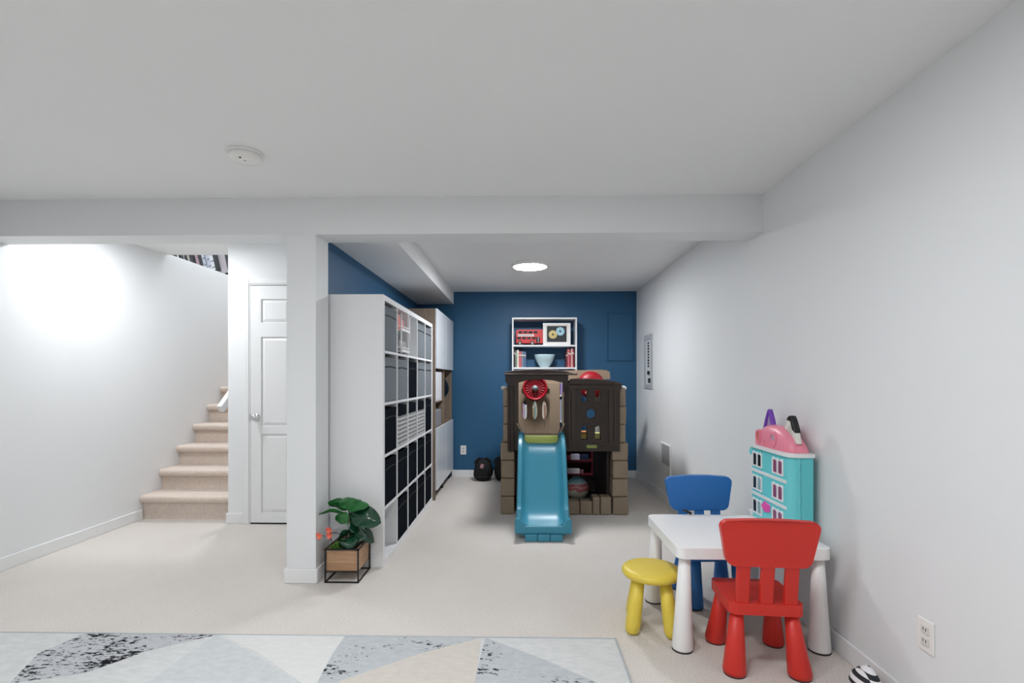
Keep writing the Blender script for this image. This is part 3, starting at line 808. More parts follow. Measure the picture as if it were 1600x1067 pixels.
# ------------------------------------------------------------------ climbing toy with slide
M_BRN = mat('plastic_dark_brown', '#332822', .55, var=.06, scale=10, bump=.08, bscale=60)
M_BRN2 = mat('plastic_dark_brown_cap', '#3b2f28', .55, var=.06, scale=10, bump=.08, bscale=60)
M_TAN = mat('plastic_tan', '#8f7d69', .6, var=.06, scale=8, bump=.08, bscale=60)
M_STONE = mat('plastic_stone', '#94836f', .75, var=.14, scale=14, bump=.5, bscale=22)
M_RED = mat('plastic_red', '#930c1e', .42, var=.03)
M_SLIDE = mat('plastic_slide_blue', '#3d8fa8', .36, var=.02)
PF = 4.60
ps = thing('toy_climber', 'brown plastic playhouse climber with stone-look walls and a blue slide', 'climbing toy', (.39, 5.1, 0))
V = lambda u, v, y=PF: xz(u, v, y)
# stone walls at the two sides
def stone_wall(x0, x1, xin, name):
    b = B(); rows = 7; zt_ = 1.165; rh = zt_ / rows
    for r in range(rows):
        n = 5; off = (r % 2) * .12
        yy = PF + .02
        ycuts = [PF + .02 + (0 if k == 0 else k * .23 - off * (0 < k < n)) for k in range(n + 1)]
        nx = 1 if r >= 4 else 1
        for k in range(n):
            j = lambda a: random.uniform(-a, a)
            shrink = .0 if r < 4 else .02
            X0 = x0 + (shrink if x0 < xin else 0) + j(.004); X1 = x1 - (shrink if x1 > xin else 0) + j(.004)
            vs = box(b, X0, ycuts[k] + .003 + (j(.006) if k else 0), r * rh + .002, X1, ycuts[k + 1] - .003, (r + 1) * rh - .003)
            for v in vs: v.co.x += j(.003)
    box(b, min(x0, x1) + .02, PF + .05, 0.02, max(x0, x1) - .02, PF + 1.12, zt_ - .02)
    obj(name, b, M_STONE, ps, bevel=.012, bseg=3)
stone_wall(-.197, -.07, 0, 'stone_wall')
stone_wall(.83, .972, .5, 'stone_wall')
for (xx, s) in ((-.165, 1), (.935, -1)):
    b = B(); ball(b, (xx, PF + .08, 1.165), .028, 1.2, 1.6, .8); obj('wall_highlight', b, mat('highlight_white', '#dcdcda', .5), ps)  # white balls stand in for the highlights on the column tops
# left front wall with the slide opening
b = B()
outer = [V(793, 705), V(793, 600), V(789.5, 596), V(789.5, 584), V(888, 584), V(888, 705)]
op = [V(810, 662), V(810, 598), V(822, 594.5), V(845, 592.5), V(866, 594.5), V(880, 598), V(880, 662), V(874, 676), V(874, 704), V(816, 704), V(816, 676)]
plate(b, outer, [op], PF, PF + .09)
for u in (797, 803, 884): 
    x, _ = V(u, 600); box(b, x - .006, PF - .008, V(0, 704)[1], x + .006, PF + .01, V(0, 602)[1])
obj('arch_wall', b, M_BRN, ps, bevel=.006)
b = B()
cap = [V(788.5, 584.5), V(788.5, 581.5), V(800, 579), V(820, 577.2), V(842, 576.4), V(864, 577.6), V(884, 580), V(901, 584.5)]
plate(b, cap, [], PF - .02, PF + .11)
box(b, V(787.5, 0)[0], PF - .03, V(0, 586)[1], V(902, 0)[0], PF + .1, V(0, 583.8)[1])
obj('arch_cap', b, M_BRN2, ps, bevel=.005)
# tan lining of the opening
b = B(); A = [V(809, 661), V(816, 676.5), V(816, 678.5), V(807.5, 662)]; plate(b, A, [], PF - .012, PF + .09)
A = [V(881, 661), V(874, 676.5), V(874, 678.5), V(882.5, 662)]; plate(b, A, [], PF - .012, PF + .09)
box(b, V(879, 0)[0], PF - .008, V(0, 662)[1], V(880.6, 0)[0], PF + .09, V(0, 612)[1])
obj('opening_edge', b, mat('plastic_edge_tan', '#a8987f', .55), ps)
# right front wall with windows
def slot(uc, v0, v1, hw, rt=True, rb=True, y=PF):
    pts = []; cx, ztop = V(uc, v0, y); zb = V(uc, v1, y)[1]; w = hw * y / F_PX
    n = 8
    if rb: pts += [(cx + w * math.cos(a), zb + w + w * math.sin(a)) for a in [PI + PI * k / n for k in range(n + 1)]]
    else: pts += [(cx - w, zb), (cx + w, zb)]
    if rt: pts += [(cx + w * math.cos(a), ztop - w + w * math.sin(a)) for a in [PI * k / n for k in range(n + 1)]]
    else: pts += [(cx + w, ztop), (cx - w, ztop)]
    return pts
b = B()
outer = [V(887, 705), V(968.5, 705), V(968.5, 608), V(970.5, 603), V(970.5, 598), V(887, 598)]
holes = [slot(913, 609.5, 628.5, 4.8, False), slot(934.3, 609.5, 628.5, 4.8, False), circle(*V(924, 646.5), 7.4 * PF / F_PX, n=28),
         slot(913, 665, 687, 4.8, True, False), slot(934.3, 665, 687, 4.8, True, False)]
plate(b, outer, holes, PF - .004, PF + .085)
obj('window_wall', b, M_BRN, ps, bevel=.004)
b = B()
for u0, u1 in ((888, 891), (892.5, 899), (951, 957.5), (959.5, 963)):
    box(b, V(u0, 0)[0], PF - .014, V(0, 690)[1], V(u1, 0)[0], PF, V(0, 609)[1])
cx, cz = V(924, 646.5)
plate(b, circle(cx, cz, .125, n=40), [circle(cx, cz, .118, n=40)], PF - .009, PF)
plate(b, circle(cx, cz, .055, n=32), [circle(cx, cz, .0445, n=32)], PF - .012, PF)
box(b, V(888, 0)[0], PF - .012, V(0, 692.5)[1], V(966, 0)[0], PF, V(0, 690)[1])
obj('ribs', b, M_BRN2, ps, bevel=.003)
b = B()
cap = [V(889, 600), V(889, 596), V(893, 592), V(905, 591.2), V(925, 591.6), V(945, 593.4), V(962, 596), V(970, 598.5), V(970, 601)]
plate(b, cap, [], PF - .02, PF + .11)
plate(b, [V(898, 610), V(925, 606), V(968.5, 611.5), V(971, 606), V(971, 601), V(889, 601), V(889, 610)][::-1], [], PF - .012, PF + .1)
box(b, V(908, 0)[0], PF - .028, V(0, 601)[1], V(971, 0)[0], PF, V(0, 599.3)[1])
obj('window_cap', b, M_BRN2, ps, bevel=.004)
# maker's sticker: plain olive plate with a few raised strokes
x0, z0 = V(916.5, 700); x1, z1 = V(932.5, 693.5)
b = B(); box(b, x0, PF - .007, z0, x1, PF - .003, z1); sk = obj('sticker', b, mat('sticker_olive', '#8f9a4e', .5), ps, bevel=.002)
# deck
obj('deck', bx(-.08, PF + .09, .60, .83, PF + .95, .655), M_BRN, ps, bevel=.004)
# back wall with leaf slots
YK = 5.50
K = lambda u, v: xz(u, v, YK)
b = B()
def leafhole(uc, vc, hw=4, hh=14.5):
    cx, cz = K(uc, vc); w = hw * YK / F_PX; h = hh * YK / F_PX
    return [(cx + w * math.cos(a) * (1 - .12 * math.sin(a)), cz + h * math.sin(a)) for a in [2 * PI * k / 22 for k in range(22)]]
outer = [K(796, 690), K(796, 581), K(940, 577.5), K(948, 578.5), K(953, 581.5), K(953.5, 592), K(875, 597), K(875, 690)]
holes = [leafhole(820, 641), leafhole(835.7, 641), leafhole(850.6, 641)]
plate(b, outer, holes, YK, YK + .06)
obj('back_wall', b, M_TAN, ps, bevel=.005)
b = B()
# raised border around the recessed slatted field
plate(b, [K(806, 690), K(806, 598), K(874.5, 598), K(874.5, 690)], [[K(815, 688), K(815, 607), K(858.5, 607), K(858.5, 688)]], YK - .03, YK)
for u in (820.9, 835.7, 850.5):
    x, _ = K(u, 0); box(b, x - .002, YK - .006, K(0, 688)[1], x + .002, YK, K(0, 657)[1])
obj('back_wall_border', b, M_TAN, ps, bevel=.006)
# steering wheel
YS = 5.40; wc = at(836, 606.5, YS)
b = B(); R = 19.8 * YS / F_PX
lathe(b, [(0, .02), (R * .3, .022), (R * .72, .014), (R * .8, -.006), (R * .88, -.016), (R * .96, -.012), (R, .004), (R * .96, .02), (R * .7, .035), (0, .035)], wc, 'Y', 48)
for k in range(20):
    a = 2 * PI * k / 20
    p = Vector((math.cos(a), 0, math.sin(a)))
    tube(b, [wc + p * R * .25 + Vector((0, .012, 0)), wc + p * R * .74 + Vector((0, .008, 0))], [.004, .009], 8)
tube(b, [wc + Vector((0, .03, 0)), wc + Vector((0, YK - YS, 0))], .02, 14)
sw = obj('steering_wheel', b, M_RED, ps, smooth=True)
b = B(); ball(b, wc + Vector((0, -.005, 0)), .034); obj('wheel_hub', b, mat('hub_steel', '#7d878c', .35, metal=.3), sw)
# red dome window in the upper part of the back
dc = at(923, 601, YK); R = 21 * YK / F_PX
b = B(); lathe(b, [(R, 0), (R * .985, -.02), (R * .9, -.05), (R * .7, -.075), (R * .4, -.09), (0, -.095)], dc + Vector((0, 0, 0)), 'Y', 48)
lathe(b, [(R, 0), (R, .03), (0, .03)], dc, 'Y', 48)
obj('dome_window', b, M_RED, ps, smooth=True)
b = B(); p = at(917, 614, YK - .075); ball(b, p, .02); obj('dome_button', b, mat('button_pink', '#b87069', .5), ps)
# low stone front and inner bench
b = B()
us = [(887, 906, 783.5), (906, 926, 783.5), (926, 938, 777), (938, 956, 777)]
for (u0, u1, vt) in us:
    x0, zt_ = xz(u0, vt, PF + .02); x1 = xz(u1, vt, PF + .02)[0]
    box(b, x0 + .002, PF + .02, .002, min(x1, .83) - .003, PF + .16, zt_)
obj('stone_sill', b, M_STONE, ps, bevel=.012, bseg=3)
b = B(); box(b, .56, 5.42, .03, .794, 5.68, .165); obj('bench', b, M_BRN, ps, bevel=.006)
for x in (.795, -.068): obj('inner_wall', bx(x, PF + .16, .03, x + .033, 5.68, .60), M_BRN, ps, bevel=.006)
obj('play_floor', bx(-.07, PF + .16, .004, .83, 5.68, .03), M_BRN, ps)
# slide ------------------------------------------------------------
SXC = .166; HW = .208
path = [(4.60, .690), (4.52, .678), (4.44, .655), (4.37, .600), (4.30, .510), (4.23, .415), (4.16, .320), (4.10, .240), (4.05, .185), (4.00, .150), (3.94, .128), (3.88, .116)]
def smooth_path(p, n=4):
    out = []
    for i in range(len(p) - 1):
        p0 = p[max(i - 1, 0)]; p1 = p[i]; p2 = p[i + 1]; p3 = p[min(i + 2, len(p) - 1)]
        for k in range(n):
            t = k / n
            out.append(tuple(.5 * (2 * p1[j] + (p2[j] - p0[j]) * t + (2 * p0[j] - 5 * p1[j] + 4 * p2[j] - p3[j]) * t * t + (3 * p1[j] - p0[j] - 3 * p2[j] + p3[j]) * t ** 3) for j in (0, 1)))
    out.append(p[-1]); return out
sp_ = smooth_path(path)
b = B(); rings = []
for i, (y, z) in enumerate(sp_):
    q = sp_[min(i + 1, len(sp_) - 1)]; p = sp_[max(i - 1, 0)]
    d = Vector((0, q[0] - p[0], q[1] - p[1])).normalized(); nrm = Vector((0, -d.z, d.y)); nrm = nrm if nrm.z > 0 else -nrm
    fade = max(0, min(1, (y - 3.90) / .09)); rh = .012 + .068 * fade
    cen = SXC + (y - 4.2) * .02
    sec = [(-HW, -.07), (-HW, rh - .012), (-HW + .008, rh), (-HW + .034, rh), (-HW + .044, rh - .012), (-HW + .056, .02), (-HW + .075, .005), (-HW + .10, 0),
           (HW - .10, 0), (HW - .075, .005), (HW - .056, .02), (HW - .044, rh - .012), (HW - .034, rh), (HW - .008, rh), (HW, rh - .012), (HW, -.07)]
    rings.append([b.verts.new(Vector((cen + s, y, z)) + nrm * h) for s, h in sec])
for a, c in zip(rings, rings[1:]):
    for k in range(len(sec)):
        f = b.faces.new((a[k], a[(k + 1) % len(sec)], c[(k + 1) % len(sec)], c[k])); f.smooth = True
b.faces.new(rings[0]); b.faces.new(rings[-1][::-1])
for v in b.verts: v.co.z = max(v.co.z, .04)
sl = obj('slide', b, M_SLIDE, ps, smooth=True, label='blue slide')
b = B()
plate(b, [(-.057, .055), (.383, .055), (.383, .150), (.372, .168), (.350, .172), (.338, .150), (.322, .128), (.295, .114), (.031, .114), (.004, .128), (-.012, .150), (-.024, .172), (-.046, .168), (-.057, .150)], [], 3.868, 3.905)
plate(b, [(-.052, .05), (.378, .05), (.378, .09), (-.052, .09)], [], 3.905, 4.02)
for (xa_, xb_) in ((-.052, -.022), (.350, .378)): box(b, xa_, 3.905, .09, xb_, 4.0, .165)
f0 = obj('foot_front', b, M_SLIDE, sl, bevel=.008, bseg=3)
b = B()
for k in range(3): box(b, .022 + k * .098, 3.848, .002, .022 + k * .098 + .092, 3.97, .056)
box(b, .024, 3.86, .002, .31, 3.97, .05)
obj('foot_block', b, M_SLIDE, sl, bevel=.005)
# the raised rim at the end of the bed
b = B(); box(b, .0, 3.90, .03, .33, 4.2, .10); obj('bed_support', b, M_SLIDE, sl)
# green lip at the head of the slide
b = B()
lip = []
for (y, z, w) in ((4.60, .735, .158), (4.585, .738, .158), (4.555, .722, .156), (4.525, .690, .146), (4.505, .676, .13)):
    lip.append([b.verts.new((.172 - w, y, z)), b.verts.new((.172 + w, y, z)), b.verts.new((.172 + w, y + .01, z - .03)), b.verts.new((.172 - w, y + .01, z - .03))])
for a, c in zip(lip, lip[1:]):
    for k in range(4): b.faces.new((a[k], a[(k + 1) % 4], c[(k + 1) % 4], c[k]))
b.faces.new(lip[0]); b.faces.new(lip[-1][::-1])
obj('slide_lip', b, mat('plastic_lime', '#b7c765', .45), sl, bevel=.004, label='lime green lip at the slide head')
for s in (-1, 1):
    b = B(); cx = .172 + s * .18
    box(b, cx - .03, 4.50, .62, cx + .03, 4.61, .765); obj('slide_shoulder', b, mat('plastic_slide_dark', '#2b6b86', .35), sl, bevel=.02, bseg=4)

# things in and behind the climber
zd = .6565
b = B(); x0 = xz(907, 0, 4.75)[0]; x1 = xz(919.5, 0, 4.75)[0]
o = bx(x0, 4.72, zd, x1, 4.80, zd + .07); box(o, x0, 4.72, zd + .07, x1, 4.80, zd + .10, 1)
tag(obj('toy_block', o, [mat('block_yellow', '#e3cf76', .5), mat('block_orange', '#d08a52', .5)], bevel=.003), 'yellow block with an orange top behind the lower window slot', 'toy block')
x0 = xz(928, 0, 4.75)[0]; x1 = xz(940.5, 0, 4.75)[0]
tag(obj('toy_block', bx(x0, 4.72, zd, x1, 4.80, zd + .085), mat('block_pale', '#d9d98a', .5), bevel=.003), 'plain pale yellow block behind the other lower window slot', 'toy block')
b = B(); p = at(938, 623, 4.95); lathe(b, [(.045, 0), (.05, .1), (.04, .2), (.0, .3)], (p.x, 4.95, zd), 'Z', 24)
for v in b.verts: v.co.z = zd + .0005 + (v.co.z - zd) * 1.35
for v in b.verts: v.co.y -= .0
tag(obj('plush_toy', b, mat('plush_grey', '#a9a9a7', .9, bump=.5, bscale=80)), 'grey pointed soft toy on the deck inside the climber', 'soft toy')
def beach_ball():
    cy = 5.07; cx = at(901.5, 763, cy).x; r = .116; cz = .032 + r
    m = mat('ball_swirl', '#d8d8c8', .3)
    n = m.node_tree.nodes; l = m.node_tree.links; bs = n['Principled BSDF']
    tc = n.new('ShaderNodeTexCoord'); sp = n.new('ShaderNodeSeparateXYZ'); l.new(tc.outputs['Object'], sp.inputs[0])
    nz = n.new('ShaderNodeTexNoise'); nz.inputs['Scale'].default_value = 9; l.new(tc.outputs['Object'], nz.inputs['Vector'])
    a = n.new('ShaderNodeMath'); a.operation = 'MULTIPLY_ADD'; a.inputs[1].default_value = .10; l.new(nz.outputs['Fac'], a.inputs[0]); l.new(sp.outputs[2], a.inputs[2])
    mr = n.new('ShaderNodeMapRange'); mr.inputs[1].default_value = .05; mr.inputs[2].default_value = .28; l.new(a.outputs[0], mr.inputs[0])
    r_ = n.new('ShaderNodeValToRGB'); cr = r_.color_ramp; cr.interpolation = 'EASE'
    cr.elements[0].position = 0; cr.elements[0].color = lin('#3d6f8e'); cr.elements[1].position = 1; cr.elements[1].color = lin('#4f8fa0')
    for p_, c_ in ((.08, '#a8b49a'), (.42, '#cfcdb8'), (.52, '#c25a5e'), (.60, '#d99a9c'), (.68, '#bb4f58'), (.76, '#b9c4c4'), (.9, '#7fa9b0')):
        e = cr.elements.new(p_); e.color = lin(c_)
    l.new(mr.outputs[0], r_.inputs[0]); l.new(r_.outputs[0], bs.inputs['Base Color'])
    b = B(); ball(b, (cx, cy, cz), r, u=40, v=28)
    tag(obj('play_ball', b, m), 'swirled red, cream and blue ball inside the climber', 'ball')
beach_ball()
# dark red toy rack behind the climber
t = thing('toy_rack', 'dark red open toy rack standing behind the climber', 'toy rack', (.62, 5.94, 0))
M_MAR = mat('maroon_panel', '#5a1420', .5)
rx0, rx1, ry0, ry1 = .27, .835, 5.82, 6.06
for x in (rx0, rx1 - .03): obj('side_panel', bx(x, ry0, 0, x + .03, ry1, .56), M_MAR, t, bevel=.004)
obj('back_panel', bx(rx0 + .03, ry1 - .01, .02, rx1 - .03, ry1, .56), M_MAR, t)
for z in (.01, .131, .291, .54): obj('shelf_board', bx(rx0 + .03, ry0 + .0, z, rx1 - .03, ry1 - .01, z + .02), M_MAR, t)
for (u0, u1, v0, v1, ch, lb, nm) in ((884, 892, 712, 718, '#a04a52', 'red box on the upper board of the maroon rack', 'red'), (892, 906, 710, 718, '#cfcbe0', 'white and violet box on the upper board of the maroon rack', 'wht'), (907, 920, 710.5, 718, '#1d2b48', 'navy box on the upper board of the maroon rack', 'nvy'),
                                     (884, 906, 732.5, 740, '#e3d9de', 'long white box on the lower board of the maroon rack', 'lng'), (907, 912, 734, 740, '#7a5a60', 'small brown box on the lower board of the maroon rack', 'brn')):
    y = 5.84; x0 = xz(u0, 0, y)[0]; x1 = xz(u1, 0, y)[0]; z0 = .3115 if v0 < 720 else .1515; h = (v1 - v0) * y / F_PX
    tag(obj('storage_carton', bx(x0 + .001, y, z0, x1 - .001, y + .12, z0 + h), mat('carton_' + nm, ch, .5, var=.2, scale=40), bevel=.002), lb, 'box')

# black bags on the floor by the end wall
def bag(cx, cy, w, h, d, label, seed, tagc=None):
    rnd = random.Random(seed)
    t = thing('sports_bag', label, 'bag', (cx, cy, 0))
    M_BAG = mat('bag_black', '#07070a', .75, bump=.4, bscale=40)
    b = B(); ball(b, (0, 0, 0), 1, u=32, v=22)
    for v in b.verts:
        x, y, z = v.co
        k = 3.2
        s = (abs(x) ** k + abs(y) ** k + abs(z) ** k) ** (-1 / k)
        x, y, z = x * s, y * s, z * s
        nar = 1 - .28 * max(0, z)
        lump = 1 + .05 * math.sin(5 * x + seed) * math.cos(4 * z + 2 * y)
        v.co = Vector((cx + x * w / 2 * nar * lump, cy + y * d / 2 * nar * lump, h / 2 + z * h / 2))
        if v.co.z < .01: v.co.z = .001
    obj('body', b, M_BAG, t, smooth=True)
    b = B()
    for s in (-1, 1):
        n = 12; pts = [(cx + s * .035 + .06 * s * math.sin(PI * k / n), cy - d / 2 * (.75 - .4 * k / n), h * .62 + (h * .42) * k / n * (1 if k < n else .98)) for k in range(n + 1)]
        tube(b, pts, .013, 8)
    obj('handle', b, M_BAG, t)
    b = B(); tube(b, [(cx - w * .42, cy - d * .44, h * .25), (cx, cy - d * .53, h * .22), (cx + w * .42, cy - d * .44, h * .25)], .007, 8)
    tube(b, [(cx - w * .36, cy - d * .36, h * .62), (cx, cy - d * .47, h * .6), (cx + w * .36, cy - d * .36, h * .62)], .007, 8)
    obj('piping', b, mat('bag_piping', '#1a1a1e', .5), t)
    if tagc:
        b = B(); box(b, cx - .03, cy - d / 2 - .0, h * .60, cx + .01, cy - d / 2 + .05, h * .78, 0, Matrix.Rotation(.3, 3, 'Y')); obj('luggage_tag', b, mat('tag_pink', '#b08088', .6), t, bevel=.003)
p = at(755, 740, 6.16)
bag(p.x, 6.18, .235, .275, .2, 'rounded black sports bag standing alone on the floor near the outlet', 3, True)
p = at(785, 740, 6.18); bag(p.x, 6.2, .20, .285, .2, 'black sports bag partly hidden behind the climber\'s stone wall', 5)

# ------------------------------------------------------------------ children's furniture
M_TABLE = mat('plastic_white', '#f6f5f4', .35, var=.01)
M_CRED = mat('plastic_chair_red', '#d32e24', .42, var=.02)
M_CBLUE = mat('plastic_chair_blue', '#2971ba', .42, var=.02)
M_YEL = mat('plastic_yellow', '#e8cf50', .4, var=.02)
M_FOOTPAD = mat('foot_pad_dark', '#2a2a2c', .8)
def table():
    x0, x1, y0, y1, z = .708, 1.409, 2.298, 2.872, .48
    t = thing('kids_table', 'low white plastic children\'s table by the white wall', 'table', ((x0 + x1) / 2, (y0 + y1) / 2, 0))
    b = B(); plate(b, rrect(x0, y0, x1, y1, .04), [], z - .052, z, 'Z'); obj('tabletop', b, M_TABLE, t, bevel=.008, bseg=3)
    for sx in (0, 1):
        for sy in (0, 1):
            xt = (x0 + .045, x1 - .045)[sx]; yt = (y0 + .045, y1 - .045)[sy]
            xb = xt + (-.012, .004)[sx]; yb = yt + (-.005, .015)[sy]
            b = B(); tube(b, [(xt, yt, z - .05), (xt + (xb - xt) * .5, yt + (yb - yt) * .5, .22), (xb, yb, .012), (xb, yb, .006)], [.0255, .036, .0475, .046], 32)
            lg = obj('leg', b, M_TABLE, t)
            b = B(); tube(b, [(xb, yb, .0), (xb, yb, .0065)], .0475, 32); obj('foot_pad', b, M_FOOTPAD, lg)
table()
def chair(name, color, label, m):
    t = thing(name, label, 'chair', (0, 0, 0))
    w, d, z = .1525, .14, .30
    b = B(); plate(b, rrect(-w, -d, w, d, [.035, .03, .02, .02]), [], z - .048, z, 'Z'); obj('seat', b, m, t, bevel=.006, bseg=3)
    for sx in (-1, 1):
        for sy in (-1, 1):
            b = B(); xt, yt = sx * .112, sy * .10; xb, yb = sx * .132, sy * .133
            tube(b, [(xt, yt, z - .045), ((xt + xb) / 2, (yt + yb) / 2, .13), (xb, yb, .016), (xb, yb, .006)], [.0265, .037, .048, .045], 28)
            lg = obj('leg', b, m, t)
            b = B(); tube(b, [(xb, yb, 0), (xb, yb, .0065)], .044, 28); obj('foot_pad', b, M_FOOTPAD, lg)
    # slats rise from the rear edge and lean back a little
    for k in (-1, 0, 1):
        b = B(); x = k * .098
        vs = []
        for (zz, yy, hw) in ((z - .012, -.118, .0265), (.49, -.142, .0265)):
            vs += [b.verts.new((x - hw, yy - .016, zz)), b.verts.new((x + hw, yy - .016, zz)), b.verts.new((x + hw, yy + .012, zz)), b.verts.new((x - hw, yy + .012, zz))]
        for f in ((0, 3, 2, 1), (4, 5, 6, 7), (0, 1, 5, 4), (1, 2, 6, 5), (2, 3, 7, 6), (3, 0, 4, 7)): b.faces.new([vs[i] for i in f])
        obj('back_slat', b, m, t, bevel=.005, bseg=2)
    b = B()
    out = []
    def corner(cx, cz, r, a0, a1, n=7): out.extend([(cx + r * math.cos(a0 + (a1 - a0) * k / n), cz + r * math.sin(a0 + (a1 - a0) * k / n)) for k in range(n + 1)])
    corner(-.133, .505, .042, math.radians(187), math.radians(270)); corner(.133, .505, .042, math.radians(270), math.radians(353))
    corner(.166, .628, .032, math.radians(-7), math.radians(84)); out.append((.06, .667)); out.append((-.06, .667))
    corner(-.166, .628, .032, math.radians(96), math.radians(187))
    plate(b, out, [], -.018, .018)
    # subdivide across the width for the gentle curve and lean back
    for v in b.verts:
        v.co.y += -.145 - (v.co.z - .46) * .12 + .010 * (v.co.x / .2) ** 2
    obj('backrest', b, m, t, bevel=.009, bseg=3)
    return t
rc = chair('kids_chair', 'red', 'red plastic child\'s chair with its back to the viewer, in front of the white table', M_CRED)
rc.location = (1.043, 2.272, 0); rc.rotation_euler = (0, 0, math.radians(-4.5))
bc_ = chair('kids_chair', 'blue', 'blue plastic child\'s chair on the far side of the white table', M_CBLUE)
bc_.location = (1.068, 2.90, 0); bc_.rotation_euler = (0, 0, math.radians(180 + 2))
# stool
def stool():
    cx, cy = .652, 2.545
    t = thing('kids_stool', 'round yellow plastic stool beside the white table', 'stool', (cx, cy, 0))
    b = B(); lathe(b, [(0, .303), (.12, .303), (.138, .299), (.147, .288), (.147, .276), (.138, .263), (.12, .256), (0, .256)], (cx, cy, 0), 'Z', 56)
    obj('seat', b, M_YEL, t)
    for k in range(4):
        a = math.radians(45 + 90 * k - 12.8)
        dx, dy = math.cos(a), math.sin(a)
        b = B(); rt, rb = .088, .132
        P_ = lambda r, z: (cx + dx * r, cy + dy * r, z)
        tube(b, [P_(rt, .26), P_((rt + rb) / 2, .14), P_(rb - .006, .055), P_(rb, .02), P_(rb, .006), P_(rb, .001)], [.028, .034, .037, .034, .026, .012], 28)
        obj('leg', b, M_YEL, t)
stool()
# marker lying from the table towards the blue chair
b = B(); tube(b, [(.957, 2.858, .487), (.93, 2.875, .500), (.918, 2.885, .505)], [.007, .007, .005], 12)
tag(obj('marker_pen', b, M_BLACK), 'black marker pen at the far edge of the white table', 'pen')
# small white box under the table
t = thing('toy_appliance', 'small white and grey toy under the table near the wall', 'toy', (1.36, 2.98, 0))
obj('body', bx(1.30, 2.98, 0, 1.42, 3.12, .16), mat('toy_white', '#d3d5d8', .5), t, bevel=.012)
obj('lid', bx(1.31, 2.985, .16, 1.41, 3.11, .20), mat('toy_grey', '#7d8084', .5), t, bevel=.012)

